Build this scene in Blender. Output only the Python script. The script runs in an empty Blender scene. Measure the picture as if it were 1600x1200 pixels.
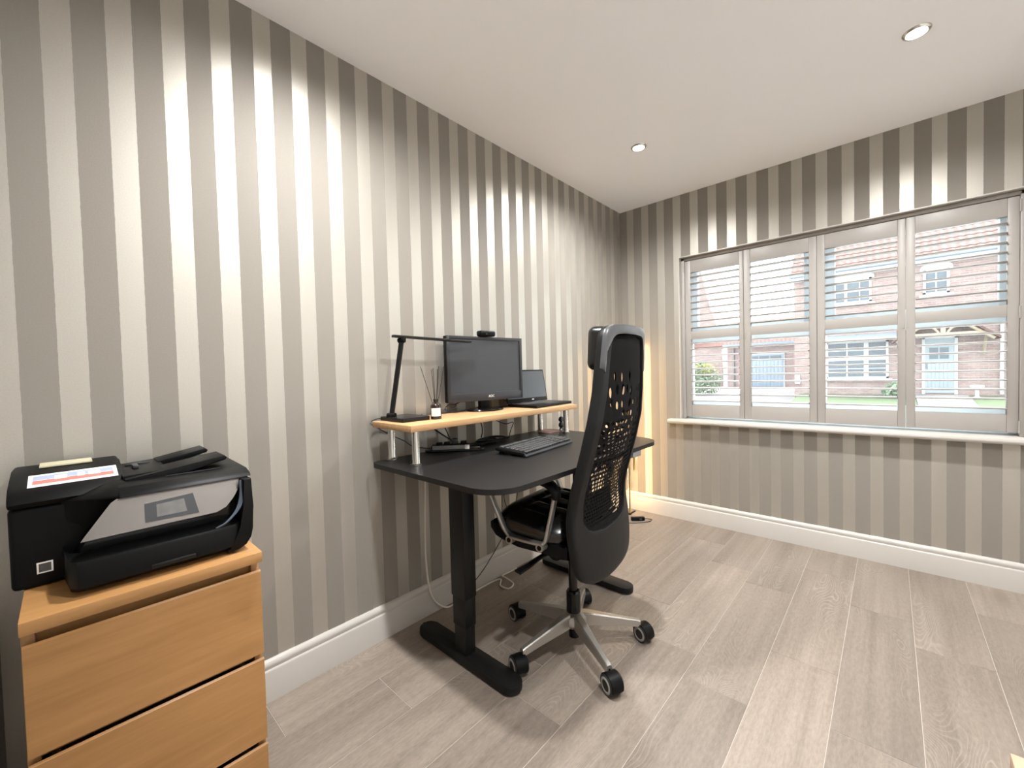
import bpy, bmesh, math, random
from mathutils import Vector, Matrix, Euler
random.seed(7)
PI = math.pi
C = bpy.context.scene.collection
SC = bpy.context.scene

# ---------------------------------------------------------------- camera, sky, lights, exposure
cam_d = bpy.data.cameras.new('camera'); cam = bpy.data.objects.new('camera', cam_d); C.objects.link(cam)
cam_d.sensor_fit = 'HORIZONTAL'; cam_d.sensor_width = 36.0; cam_d.lens = 642.6 / 1600 * 36.0
cam_d.clip_start = 0.02; cam_d.clip_end = 300
yaw, pitch, roll = -0.743318, -0.026799, -0.025821
fw = Vector((math.sin(yaw)*math.cos(pitch), math.cos(yaw)*math.cos(pitch), math.sin(pitch)))
rt = Vector((math.cos(yaw), -math.sin(yaw), 0)); up = rt.cross(fw)
r2 = rt*math.cos(roll) + up*math.sin(roll); u2 = -rt*math.sin(roll) + up*math.cos(roll)
mw = Matrix((r2, u2, -fw)).transposed().to_4x4(); mw.translation = Vector((1.61365, -3.10140, 1.12809))
cam.matrix_world = mw
SC.camera = cam

W = bpy.data.worlds.new('overcast_sky'); SC.world = W; W.use_nodes = True
wn = W.node_tree; bg = wn.nodes['Background']
bg.inputs['Color'].default_value = (0.93, 0.97, 1.0, 1); bg.inputs['Strength'].default_value = 8.5

def spot(name, loc, power, col, size=2.84, blend=1.0, soft=0.045):
    d = bpy.data.lights.new(name, 'SPOT'); d.energy = power; d.color = col; d.spot_size = size; d.spot_blend = blend; d.shadow_soft_size = soft
    o = bpy.data.objects.new(name, d); C.objects.link(o); o.location = loc; return o
WARM = (1.0, 1.0, 0.99)
DOWN = [(0.557, -0.83), (1.691, -0.833), (0.557, -2.43), (1.691, -2.43)]
for x, y in DOWN:
    spot('downlight_lamp', (x, y, 2.388), 172, WARM)
fill_sun_d = bpy.data.lights.new('fill_sun', 'SUN'); fill_sun_d.energy = 32; fill_sun_d.angle = math.radians(25); fill_sun_d.color = (1.0, 0.98, 0.95)
fill_sun = bpy.data.objects.new('fill_sun', fill_sun_d); C.objects.link(fill_sun)
fill_sun.rotation_euler = Vector((0.62, 0.10, 0.78)).to_track_quat('Z', 'Y').to_euler()   # added lamp brightening the ground outdoors, along the street under an overcast sky
pd = bpy.data.lights.new('window_portal', 'AREA'); pd.shape = 'RECTANGLE'; pd.size = 1.64; pd.size_y = 1.2; pd.cycles.is_portal = True
po = bpy.data.objects.new('window_portal', pd); C.objects.link(po); po.location = (1.28, 0.25, 1.35); po.rotation_euler = (-PI/2, 0, 0)

SC.view_settings.view_transform = 'Standard'; SC.view_settings.look = 'None'
SC.view_settings.gamma = 1.0; SC.view_settings.use_curve_mapping = False
SC.view_settings.exposure = 0.08

# ---------------------------------------------------------------- helpers
def crom(pts, n=6, closed=False):
    P = [Vector(p) for p in pts]; out = []; L = len(P)
    rng = range(L if closed else L-1)
    for i in rng:
        p1 = P[i]; p2 = P[(i+1) % L]
        p0 = P[i-1] if (closed or i > 0) else p1*2-p2
        p3 = P[(i+2) % L] if (closed or i+2 < L) else p2*2-p1
        for k in range(n):
            t = k/n
            out.append(0.5*((2*p1)+(p2-p0)*t+(2*p0-5*p1+4*p2-p3)*t*t+(3*p1-p0-3*p2+p3)*t**3))
    if not closed: out.append(P[-1])
    return out

class MB:
    def __init__(s): s.bm = bmesh.new()
    def v(s, *co): return s.bm.verts.new(co)
    def f(s, vs):
        try: return s.bm.faces.new(vs)
        except ValueError: return None
    def box(s, x0, x1, y0, y1, z0, z1, bev=0, seg=2, M=None):
        m = Matrix.Translation(((x0+x1)/2, (y0+y1)/2, (z0+z1)/2)) @ Matrix.Diagonal((abs(x1-x0), abs(y1-y0), abs(z1-z0), 1))
        r = bmesh.ops.create_cube(s.bm, size=1, matrix=m); vs = r['verts']
        if bev > 0:
            es = list({e for v in vs for e in v.link_edges})
            r = bmesh.ops.bevel(s.bm, geom=es, offset=min(bev, 0.49*min(abs(x1-x0), abs(y1-y0), abs(z1-z0))), segments=seg, affect='EDGES', profile=0.5)
            vs = r['verts']
        if M is not None: bmesh.ops.transform(s.bm, matrix=M, verts=list(set(vs)))
        return s
    def ring(s, c, ax, r, n, ref=None):
        ax = Vector(ax).normalized()
        a = ref if ref is not None else (Vector((0, 0, 1)) if abs(ax.z) < 0.9 else Vector((1, 0, 0)))
        a = (a - ax*a.dot(ax)).normalized(); b = ax.cross(a)
        return [s.bm.verts.new(Vector(c)+a*math.cos(t*2*PI/n)*r+b*math.sin(t*2*PI/n)*r) for t in range(n)], a
    def skin(s, A, B):
        n = len(A)
        for i in range(n): s.f([A[i], A[(i+1) % n], B[(i+1) % n], B[i]])
    def cyl(s, p0, p1, r0, r1=None, n=24, cap=True):
        r1 = r0 if r1 is None else r1; d = Vector(p1)-Vector(p0)
        A, a = s.ring(p0, d, r0, n); B, _ = s.ring(p1, d, r1, n, a); s.skin(A, B)
        if cap: s.f(A[::-1]); s.f(B)
        return s
    def tube(s, pts, r, n=8, smooth=5, closed=False):
        P = crom(pts, smooth, closed) if smooth else [Vector(p) for p in pts]
        L = len(P); R = []; a = None
        for i, p in enumerate(P):
            q0 = P[i-1] if (closed or i) else p; q1 = P[(i+1) % L] if (closed or i < L-1) else p
            d = q1-q0
            if d.length < 1e-7: d = Vector((0, 0, 1))
            V, a = s.ring(p, d, r(i/(L-1)) if callable(r) else r, n, a); R.append(V)
        for i in range(L-1): s.skin(R[i], R[i+1])
        if closed: s.skin(R[-1], R[0])
        else: s.f(R[0][::-1]); s.f(R[-1])
        return s
    def ribbon(s, pts, w, t, side, smooth=5):
        """flat bar of width w (along side) and thickness t following pts"""
        P = crom(pts, smooth) if smooth else [Vector(p) for p in pts]
        side = Vector(side).normalized(); R = []
        for i, p in enumerate(P):
            d = (P[min(i+1, len(P)-1)]-P[max(i-1, 0)]).normalized(); nrm = side.cross(d).normalized()
            ww = w(i/(len(P)-1)) if callable(w) else w; tt = t(i/(len(P)-1)) if callable(t) else t
            c = 0.25*min(ww, tt); co = []
            for sx, sy in ((1, 1), (-1, 1), (-1, -1), (1, -1)):
                a = (sx*(ww/2-c), sy*tt/2); b = (sx*ww/2, sy*(tt/2-c))
                co += [b, a] if sx*sy > 0 else [a, b]
            R.append([s.bm.verts.new(p+side*x+nrm*y) for x, y in co])
        for i in range(len(R)-1): s.skin(R[i], R[i+1])
        s.f(R[0][::-1]); s.f(R[-1]); return s
    def lathe(s, prof, c=(0, 0, 0), n=32, sx=1, sy=1):
        R = []
        for r, z in prof:
            if r < 1e-6: R.append([s.v(c[0], c[1], c[2]+z)])
            else: R.append([s.v(c[0]+r*sx*math.cos(2*PI*i/n), c[1]+r*sy*math.sin(2*PI*i/n), c[2]+z) for i in range(n)])
        for A, B in zip(R, R[1:]):
            if len(A) == 1 and len(B) == 1: continue
            if len(A) == 1: [s.f([A[0], B[i], B[(i+1) % n]]) for i in range(n)]
            elif len(B) == 1: [s.f([A[i], B[0], A[(i+1) % n]]) for i in range(n)]
            else: s.skin(A, B)
        if len(R[0]) > 1: s.f(R[0])
        if len(R[-1]) > 1: s.f(R[-1])
        return s
    def prism(s, poly, axis, a0, a1, bev=0):
        """extrude 2-D polygon; axis x: poly=(y,z); y: (x,z); z: (x,y)"""
        def co(p, a): return {'x': (a, p[0], p[1]), 'y': (p[0], a, p[1]), 'z': (p[0], p[1], a)}[axis]
        A = [s.v(*co(p, a0)) for p in poly]; B = [s.v(*co(p, a1)) for p in poly]
        s.skin(A, B); fa = s.f(A[::-1]); fb = s.f(B)
        if bev:
            es = list(set(list(fa.edges)+list(fb.edges)))
            bmesh.ops.bevel(s.bm, geom=es, offset=bev, segments=2, affect='EDGES', profile=0.5)
        return s
    def grid(s, rows):
        """rows of vectors -> quads"""
        V = [[s.bm.verts.new(p) for p in r] for r in rows]
        for a, b in zip(V, V[1:]):
            for i in range(len(a)-1): s.f([a[i], a[i+1], b[i+1], b[i]])
        return V
    def build(s, name, m, parent=None, smooth=True, ang=38):
        bmesh.ops.recalc_face_normals(s.bm, faces=s.bm.faces[:])
        me = bpy.data.meshes.new(name); s.bm.to_mesh(me); s.bm.free()
        ms = m if isinstance(m, (list, tuple)) else [m]
        for x in ms: me.materials.append(x)
        if smooth and len(me.polygons):
            me.polygons.foreach_set('use_smooth', [True]*len(me.polygons)); me.set_sharp_from_angle(angle=math.radians(ang))
        o = bpy.data.objects.new(name, me); C.objects.link(o)
        if parent is not None: o.parent = parent
        return o

def rrect(x0, x1, y0, y1, r, n=8):
    """rounded rectangle; r = one radius or four (x0y0, x1y0, x1y1, x0y1)"""
    r = [r]*4 if not isinstance(r, (list, tuple)) else r; out = []
    for (cx, cy, a0), q in zip(((x0+r[0], y0+r[0], PI), (x1-r[1], y0+r[1], 1.5*PI), (x1-r[2], y1-r[2], 0), (x0+r[3], y1-r[3], .5*PI)), r):
        for k in range(n+1):
            a = a0+k/n*PI/2; out.append((cx+q*math.cos(a), cy+q*math.sin(a)))
    return out
def thing(name, label, cat, loc=(0, 0, 0), rz=0, group=None):
    o = bpy.data.objects.new(name, None); C.objects.link(o); o.location = loc; o.rotation_euler = (0, 0, rz); o.empty_display_size = 0.05
    return tag(o, label, cat, group)
def tag(o, label, cat, group=None):
    o['label'] = label; o['category'] = cat
    if group: o['group'] = group
    return o
def struct(o): o['kind'] = 'structure'; return o
def stuff(o): o['kind'] = 'stuff'; return o
def dup(o, name=None, parent=None, loc=None, rz=None):
    c = o.copy(); C.objects.link(c)
    if parent is not None: c.parent = parent
    if loc is not None: c.location = loc
    if rz is not None: c.rotation_euler = (0, 0, rz)
    return c
def dup_tree(root, loc, label=None, rz=0):
    r = dup(root, loc=loc, rz=rz)
    if label: r['label'] = label
    for ch in list(root.children):
        c = dup(ch, parent=r)
        for g in list(ch.children): dup(g, parent=c)
    return r

# ---------------------------------------------------------------- materials
def nmat(name):
    m = bpy.data.materials.new(name); m.use_nodes = True; return m, m.node_tree.nodes, m.node_tree.links, m.node_tree.nodes['Principled BSDF']
def setp(b, **k):
    names = dict(color='Base Color', rough='Roughness', metal='Metallic', spec='Specular IOR Level', coat='Coat Weight', sheen='Sheen Weight', emit='Emission Color', emits='Emission Strength', alpha='Alpha', trans='Transmission Weight')
    for a, v in k.items():
        if a in ('color', 'emit'): v = (*v, 1)
        b.inputs[names[a]].default_value = v
def M(name, color, rough=0.5, metal=0, spec=0.5, var=0.06, scale=30, bump=0.0, coat=0):
    """plain surface with a little procedural unevenness of colour and gloss"""
    m, N, L, b = nmat(name); setp(b, color=color, rough=rough, metal=metal, spec=spec, coat=coat)
    tc = N.new('ShaderNodeTexCoord'); no = N.new('ShaderNodeTexNoise'); no.inputs['Scale'].default_value = scale; no.inputs['Detail'].default_value = 3
    L.new(tc.outputs['Object'], no.inputs['Vector'])
    mx = N.new('ShaderNodeMixRGB'); mx.inputs[1].default_value = (*[c*(1-var) for c in color], 1); mx.inputs[2].default_value = (*[min(1, c*(1+var)) for c in color], 1)
    L.new(no.outputs['Fac'], mx.inputs[0]); L.new(mx.outputs[0], b.inputs['Base Color'])
    if bump:
        bp = N.new('ShaderNodeBump'); bp.inputs['Strength'].default_value = bump; bp.inputs['Distance'].default_value = 0.002
        L.new(no.outputs['Fac'], bp.inputs['Height']); L.new(bp.outputs[0], b.inputs['Normal'])
    return m
def emis(name, col, st):
    m, N, L, b = nmat(name); setp(b, color=(.8, .8, .8), emit=col, emits=st); return m
def mth(N, L, op, a, b=None):
    n = N.new('ShaderNodeMath'); n.operation = op
    for i, x in enumerate((a, b)):
        if x is None: continue
        if isinstance(x, (int, float)): n.inputs[i].default_value = x
        else: L.new(x, n.inputs[i])
    return n.outputs[0]

def wallpaper(name, axis, off, period=0.122641):
    """broad vertical stripes: matt taupe and pearlescent cream"""
    m, N, L, b = nmat(name)
    tc = N.new('ShaderNodeTexCoord'); sp = N.new('ShaderNodeSeparateXYZ'); L.new(tc.outputs['Object'], sp.inputs[0])
    no = N.new('ShaderNodeTexNoise'); no.inputs['Scale'].default_value = 60; no.inputs['Detail'].default_value = 4; L.new(tc.outputs['Object'], no.inputs['Vector'])
    wob = mth(N, L, 'MULTIPLY', mth(N, L, 'SUBTRACT', no.outputs['Fac'], 0.5), 0.0025)
    v = mth(N, L, 'ADD', mth(N, L, 'SUBTRACT', sp.outputs['XYZ'.index(axis)], off), wob)
    fr = mth(N, L, 'FRACT', mth(N, L, 'ADD', mth(N, L, 'DIVIDE', v, period), 100.0))
    dark = mth(N, L, 'LESS_THAN', fr, 0.545)
    mx = N.new('ShaderNodeMixRGB'); L.new(dark, mx.inputs[0]); mx.inputs[1].default_value = (0.48, 0.455, 0.405, 1); mx.inputs[2].default_value = (0.25, 0.228, 0.198, 1)
    n2 = N.new('ShaderNodeTexNoise'); n2.inputs['Scale'].default_value = 300; n2.inputs['Detail'].default_value = 2; L.new(tc.outputs['Object'], n2.inputs['Vector'])
    hs = N.new('ShaderNodeHueSaturation'); L.new(mx.outputs[0], hs.inputs['Color']); L.new(mth(N, L, 'ADD', mth(N, L, 'MULTIPLY', n2.outputs['Fac'], 0.2), 0.9), hs.inputs['Value'])
    L.new(hs.outputs[0], b.inputs['Base Color'])
    L.new(mth(N, L, 'SUBTRACT', 0.72, mth(N, L, 'MULTIPLY', dark, 0.72)), b.inputs['Metallic'])
    L.new(mth(N, L, 'ADD', 0.46, mth(N, L, 'MULTIPLY', dark, 0.12)), b.inputs['Roughness'])
    L.new(mth(N, L, 'SUBTRACT', 0.5, mth(N, L, 'MULTIPLY', dark, 0.36)), b.inputs['Specular IOR Level'])
    bp = N.new('ShaderNodeBump'); bp.inputs['Strength'].default_value = 0.12; bp.inputs['Distance'].default_value = 0.001
    L.new(n2.outputs['Fac'], bp.inputs['Height']); L.new(bp.outputs[0], b.inputs['Normal'])
    return m

def floor_mat():
    """limed grey oak plank tile; every tile shifts the figure by its own random number"""
    m, N, L, b = nmat('limed_oak_tile')
    tc = N.new('ShaderNodeTexCoord'); oi = N.new('ShaderNodeObjectInfo')
    mp = N.new('ShaderNodeMapping'); mp.inputs['Scale'].default_value = (1, 0.28, 1); L.new(tc.outputs['Object'], mp.inputs[0])
    ad = N.new('ShaderNodeVectorMath'); ad.operation = 'ADD'; L.new(mp.outputs[0], ad.inputs[0])
    cx = N.new('ShaderNodeCombineXYZ'); L.new(mth(N, L, 'MULTIPLY', oi.outputs['Random'], 37), cx.inputs[0]); L.new(mth(N, L, 'MULTIPLY', oi.outputs['Random'], 91), cx.inputs[1]); L.new(cx.outputs[0], ad.inputs[1])
    def noise(sc, det, rough=0.5):
        n = N.new('ShaderNodeTexNoise'); n.inputs['Scale'].default_value = sc; n.inputs['Detail'].default_value = det; n.inputs['Roughness'].default_value = rough
        L.new(ad.outputs[0], n.inputs['Vector']); return n.outputs['Fac']
    low = noise(5.0, 1.5); mid = noise(14, 4); fine = noise(120, 4, 0.7)
    ringv = mth(N, L, 'SINE', mth(N, L, 'MULTIPLY', mth(N, L, 'ADD', low, mth(N, L, 'MULTIPLY', mid, 0.03)), 400))
    ringm = N.new('ShaderNodeMapRange'); ringm.inputs[1].default_value = 0.45; ringm.inputs[2].default_value = 1.0; L.new(ringv, ringm.inputs[0])
    patch = N.new('ShaderNodeMapRange'); patch.inputs[1].default_value = 0.50; patch.inputs[2].default_value = 0.64; L.new(noise(4.2, 2), patch.inputs[0])
    lines = mth(N, L, 'MULTIPLY', ringm.outputs[0], patch.outputs[0])
    r1 = N.new('ShaderNodeMixRGB'); r1.inputs[1].default_value = (0.128, 0.102, 0.082, 1); r1.inputs[2].default_value = (0.300, 0.249, 0.207, 1)
    mp2 = N.new('ShaderNodeMapping'); mp2.inputs['Scale'].default_value = (1, 0.10, 1); L.new(ad.outputs[0], mp2.inputs[0])
    st = N.new('ShaderNodeTexNoise'); st.inputs['Scale'].default_value = 26; st.inputs['Detail'].default_value = 5; st.inputs['Roughness'].default_value = 0.65; L.new(mp2.outputs[0], st.inputs['Vector'])
    cl = noise(3.0, 3)
    cmb = mth(N, L, 'ADD', mth(N, L, 'ADD', mth(N, L, 'MULTIPLY', cl, 1.1), mth(N, L, 'MULTIPLY', mth(N, L, 'SUBTRACT', fine, 0.5), 1.1)), mth(N, L, 'MULTIPLY', mth(N, L, 'SUBTRACT', st.outputs['Fac'], 0.5), 1.1)); L.new(cmb, r1.inputs[0])
    r2_ = N.new('ShaderNodeMixRGB'); r2_.inputs[2].default_value = (0.42, 0.37, 0.325, 1); L.new(mth(N, L, 'MULTIPLY', lines, 0.32), r2_.inputs[0]); L.new(r1.outputs[0], r2_.inputs[1])
    kn = N.new('ShaderNodeTexVoronoi'); kn.inputs['Scale'].default_value = 3.2; L.new(ad.outputs[0], kn.inputs['Vector'])
    kr = N.new('ShaderNodeMapRange'); kr.inputs[1].default_value = 0.03; kr.inputs[2].default_value = 0.12; kr.inputs[3].default_value = 0.5; kr.inputs[4].default_value = 0.0; L.new(kn.outputs['Distance'], kr.inputs[0])
    r3 = N.new('ShaderNodeMixRGB'); r3.inputs[2].default_value = (0.15, 0.115, 0.09, 1); L.new(kr.outputs[0], r3.inputs[0]); L.new(r2_.outputs[0], r3.inputs[1])
    hs = N.new('ShaderNodeHueSaturation'); L.new(r3.outputs[0], hs.inputs['Color']); L.new(mth(N, L, 'ADD', 0.86, mth(N, L, 'MULTIPLY', oi.outputs['Random'], 0.26)), hs.inputs['Value'])
    L.new(hs.outputs[0], b.inputs['Base Color'])
    L.new(mth(N, L, 'ADD', 0.36, mth(N, L, 'MULTIPLY', fine, 0.16)), b.inputs['Roughness'])
    bp = N.new('ShaderNodeBump'); bp.inputs['Strength'].default_value = 0.2; bp.inputs['Distance'].default_value = 0.0008
    L.new(fine, bp.inputs['Height']); L.new(bp.outputs[0], b.inputs['Normal'])
    return m
def oak(name, c0, c1, rough=0.42, along='Y', scale=1.0):
    m, N, L, b = nmat(name); tc = N.new('ShaderNodeTexCoord'); mp = N.new('ShaderNodeMapping')
    sc = {'X': (1.2, 16, 16), 'Y': (16, 1.2, 16), 'Z': (16, 16, 1.2)}[along]; mp.inputs['Scale'].default_value = tuple(v*scale for v in sc)
    L.new(tc.outputs['Object'], mp.inputs[0]); n = N.new('ShaderNodeTexNoise'); n.inputs['Scale'].default_value = 3; n.inputs['Detail'].default_value = 6; n.inputs['Roughness'].default_value = 0.65
    L.new(mp.outputs[0], n.inputs['Vector']); mx = N.new('ShaderNodeMixRGB'); mx.inputs[1].default_value = (*c0, 1); mx.inputs[2].default_value = (*c1, 1)
    r = N.new('ShaderNodeMapRange'); r.inputs[1].default_value = 0.3; r.inputs[2].default_value = 0.7; L.new(n.outputs['Fac'], r.inputs[0]); L.new(r.outputs[0], mx.inputs[0]); L.new(mx.outputs[0], b.inputs['Base Color'])
    setp(b, rough=rough); return m
def brick_mat():
    m, N, L, b = nmat('pale_multi_brick'); tc = N.new('ShaderNodeTexCoord'); sp = N.new('ShaderNodeSeparateXYZ'); L.new(tc.outputs['Object'], sp.inputs[0])
    cx = N.new('ShaderNodeCombineXYZ'); L.new(mth(N, L, 'ADD', sp.outputs[0], sp.outputs[1]), cx.inputs[0]); L.new(sp.outputs[2], cx.inputs[1])
    br = N.new('ShaderNodeTexBrick'); br.inputs['Scale'].default_value = 1; br.inputs['Brick Width'].default_value = 0.225; br.inputs['Row Height'].default_value = 0.075; br.inputs['Mortar Size'].default_value = 0.009
    br.inputs['Color1'].default_value = (0.165, 0.098, 0.086, 1); br.inputs['Color2'].default_value = (0.125, 0.082, 0.076, 1); br.inputs['Mortar'].default_value = (0.19, 0.16, 0.15, 1)
    L.new(cx.outputs[0], br.inputs['Vector'])
    no = N.new('ShaderNodeTexNoise'); no.inputs['Scale'].default_value = 3.5; no.inputs['Detail'].default_value = 5; mp = N.new('ShaderNodeMapping'); mp.inputs['Scale'].default_value = (0.6, 0.6, 2.5); L.new(tc.outputs['Object'], mp.inputs[0]); L.new(mp.outputs[0], no.inputs['Vector'])
    mx = N.new('ShaderNodeMixRGB'); mx.inputs[2].default_value = (0.215, 0.17, 0.155, 1); r = N.new('ShaderNodeMapRange'); r.inputs[1].default_value = 0.42; r.inputs[2].default_value = 0.68; r.inputs[4].default_value = 0.75; L.new(no.outputs['Fac'], r.inputs[0]); L.new(r.outputs[0], mx.inputs[0]); L.new(br.outputs[0], mx.inputs[1]); L.new(mx.outputs[0], b.inputs['Base Color']); setp(b, rough=0.9)
    return m
def glass_mat(name, tint=(0.96, 0.985, 0.985), refl=0.08):
    m, N, L, b = nmat(name); N.remove(b); out = N['Material Output']
    tr = N.new('ShaderNodeBsdfTransparent'); tr.inputs[0].default_value = (*tint, 1); gl = N.new('ShaderNodeBsdfGlossy'); gl.inputs['Roughness'].default_value = 0.02
    fr = N.new('ShaderNodeFresnel'); fr.inputs[0].default_value = 1.45; mx = N.new('ShaderNodeMixShader'); L.new(fr.outputs[0], mx.inputs[0]); L.new(tr.outputs[0], mx.inputs[1]); L.new(gl.outputs[0], mx.inputs[2])
    du = N.new('ShaderNodeBsdfTranslucent'); du.inputs[0].default_value = (0.92, 0.96, 1.0, 1); m2 = N.new('ShaderNodeMixShader'); m2.inputs[0].default_value = 0.011   # translucent share paints a pale haze of light over the outdoor view
    L.new(mx.outputs[0], m2.inputs[1]); L.new(du.outputs[0], m2.inputs[2]); L.new(m2.outputs[0], out.inputs[0]); return m

mFloor = floor_mat()
mGrout = M('grout', (0.46, 0.41, 0.36), 0.8)
mWallL = wallpaper('striped_wallpaper_side', 'Y', -2.56352); mWallB = wallpaper('striped_wallpaper_back', 'X', 0.11502)
mPlain = M('plain_white_wall', (0.9, 0.895, 0.885), 0.8, var=0.01)
mRear = M('dark_rear_wall', (0.4, 0.385, 0.37), 0.8, var=0.01)
mCeil = M('ceiling_paint', (0.93, 0.93, 0.93), 0.85, var=0.01, scale=3)
mTrim = M('white_gloss_trim', (0.51, 0.485, 0.45), 0.38, var=0.02, scale=6)
mShut = M('shutter_paint', (0.34, 0.315, 0.29), 0.42, var=0.015, scale=8)
mSill = M('sill_paint', (0.52, 0.49, 0.45), 0.35, var=0.01)
def upvc():
    m, N, L, b = nmat('white_upvc'); setp(b, color=(0.82, 0.85, 0.86), rough=0.4)
    t = N.new('ShaderNodeBsdfTranslucent'); t.inputs[0].default_value = (0.82, 0.88, 0.90, 1); mx = N.new('ShaderNodeMixShader'); mx.inputs[0].default_value = 0.40  # translucent share added so the frame looks lit through from outside
    L.new(b.outputs[0], mx.inputs[1]); L.new(t.outputs[0], mx.inputs[2]); L.new(mx.outputs[0], N['Material Output'].inputs[0]); return m
mUpvc = upvc()
mGlass = glass_mat('window_glass')
mOakChest = oak('oak_veneer', (0.29, 0.143, 0.046), (0.385, 0.20, 0.072), 0.45, 'Y')
mOakShelf = oak('pale_oak_board', (0.40, 0.225, 0.10), (0.54, 0.325, 0.16), 0.5, 'Y')
mDesk = M('black_ash_top', (0.010, 0.0095, 0.0095), 0.38, spec=0.3, var=0.25, scale=80, bump=0.05)
mBlackMetal = M('black_powder_coat', (0.005, 0.005, 0.005), 0.5, spec=0.3, var=0.1, scale=200, bump=0.05)
mBlackPl = M('black_plastic', (0.003, 0.003, 0.0032), 0.45, spec=0.15, var=0.1)
mGlossBlack = M('gloss_black', (0.004, 0.004, 0.0045), 0.14, spec=0.4)
mGreyPl = M('charcoal_plastic', (0.022, 0.022, 0.025), 0.42, var=0.05)
mScreen = M('dark_screen', (0.026, 0.028, 0.034), 0.36, spec=0.9, var=0.02)
mChrome = M('brushed_steel', (0.62, 0.60, 0.56), 0.22, metal=1, var=0.04, scale=90)
mAlu = M('satin_aluminium', (0.44, 0.42, 0.39), 0.38, metal=0.85, var=0.03)
mSilver = M('silver_panel', (0.22, 0.203, 0.19), 0.32, metal=0.9, var=0.03)
mLeather = M('black_leather', (0.006, 0.0055, 0.0055), 0.27, spec=0.75, var=0.15, scale=60, bump=0.12)
mFabric = M('black_mesh_fabric', (0.007, 0.006, 0.006), 0.9, spec=0.1, var=0.3, scale=400, bump=0.3)
mHeadGrey = M('grey_frame_plastic', (0.075, 0.075, 0.08), 0.35, var=0.04)
mShell = M('dark_back_shell', (0.0075, 0.0072, 0.007), 0.5, spec=0.25, var=0.1, scale=150, bump=0.08)
mRubber = M('rubber', (0.010, 0.010, 0.010), 0.6)
mTyreRim = M('grey_tyre_band', (0.30, 0.29, 0.27), 0.5)
mKey = M('key_caps', (0.04, 0.04, 0.041), 0.45)
mAmber = M('dark_amber_glass', (0.018, 0.008, 0.004), 0.12, spec=0.7)
mPaper = M('paper_label', (0.82, 0.77, 0.73), 0.7, var=0.03)
mPinkPrint = M('pink_print', (0.62, 0.45, 0.42), 0.7)
mRed = M('red_print', (0.70, 0.16, 0.13), 0.6)
mBlue = M('blue_print', (0.30, 0.36, 0.48), 0.6)
mCream = M('cream_paper', (0.48, 0.45, 0.31), 0.6)
mWhiteCab = M('white_cable', (0.72, 0.68, 0.62), 0.5)
mBlackCab = M('black_cable', (0.010, 0.010, 0.011), 0.5)
mReed = M('dark_reed', (0.03, 0.02, 0.016), 0.7)
mLampBlack = M('lamp_black', (0.006, 0.0055, 0.0055), 0.4, spec=0.3)
mRedCard = M('red_translucent_card', (0.32, 0.10, 0.085), 0.3)
mNavy = M('navy_gloss', (0.006, 0.007, 0.022), 0.15, spec=0.8)
mYellow = M('yellow_cord', (0.55, 0.40, 0.04), 0.5)
mBrass = M('yellowed_metal', (0.42, 0.30, 0.10), 0.4, metal=0.6)
mPeach = M('pale_wood_top', (0.45, 0.31, 0.21), 0.5)
mGreyBox = M('grey_handset', (0.20, 0.20, 0.20), 0.45)
mLed = emis('warm_led', (1.0, 0.64, 0.28), 105.0)
mLens = emis('downlight_lens', (1.0, 0.93, 0.82), 14.0)
mBrick = brick_mat()
mPantile = M('clay_pantile', (0.056, 0.021, 0.016), 0.75, var=0.25, scale=5)
mRender = M('white_render', (0.3, 0.3, 0.3), 0.7)
mLead = M('lead_sheet', (0.12, 0.15, 0.19), 0.5)
mDoorBlue = M('pale_blue_door', (0.15, 0.18, 0.195), 0.5, var=0.02)
mTimber = M('oak_porch_timber', (0.21, 0.17, 0.12), 0.7)
mDarkGlass = M('house_window_glass', (0.055, 0.068, 0.08), 0.35, spec=0.3, var=0.3, scale=2)
mLawn = M('lawn_grass', (0.03, 0.048, 0.016), 0.9, var=0.3, scale=6)
mRoad = M('tarmac', (0.32, 0.32, 0.33), 0.9, var=0.05)
mPath = M('pale_paving', (0.155, 0.142, 0.14), 0.9, var=0.05)
mLeaf = M('shrub_leaf', (0.12, 0.165, 0.1), 0.7, var=0.4, scale=4)
mFlower = M('yellow_blossom', (0.28, 0.25, 0.06), 0.7, var=0.2)
mDarkPipe = M('dark_downpipe', (0.08, 0.08, 0.09), 0.5)
mShadeFiller = M('shade_filler_black', (0.010, 0.010, 0.010), 0.7)

# ---------------------------------------------------------------- the room
H, XR, YR = 2.40, 2.55, -3.75
b = MB(); b.box(-0.3, XR+0.3, YR-0.3, 0.02, -0.12, -0.0012); fl = struct(b.build('floor', mGrout))
ROW, GAP, LEN = 0.2115, 0.0018, 0.885
starts = {0: -0.9, 1: -0.575, 2: -1.015, 3: -0.30, 4: -0.578, 5: -0.715, 6: -0.36, 7: -0.65, 8: -0.858, 9: -0.386, 10: -0.62, 11: -0.2, 12: -0.75}
tile_mesh = {}
def floor_tile(x0, x1, y0, y1):
    key = (round(x1-x0, 4), round(y1-y0, 4))
    if key not in tile_mesh:
        bb = MB(); w, l = key; bb.box(-w/2, w/2, -l/2, l/2, -0.008, 0.0, bev=0.0006, seg=1)
        o = bb.build('floor_plank', mFloor, fl); tile_mesh[key] = o
    else:
        o = dup(tile_mesh[key], parent=fl)
    o.location = ((x0+x1)/2, (y0+y1)/2, 0)
for r in range(0, 13):
    x0 = -0.005+r*ROW; x1 = min(x0+ROW, XR); x0 = max(x0, 0)
    if x1-x0 < 0.03: continue
    ys = [0.0]; y = starts[r]
    while y > YR: ys.append(y); y -= LEN
    ys.append(YR)
    for ya, yb in zip(ys, ys[1:]):
        if ya-yb > 0.02: floor_tile(x0+GAP/2, x1-GAP/2, yb+GAP/2, ya-GAP/2)

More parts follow.
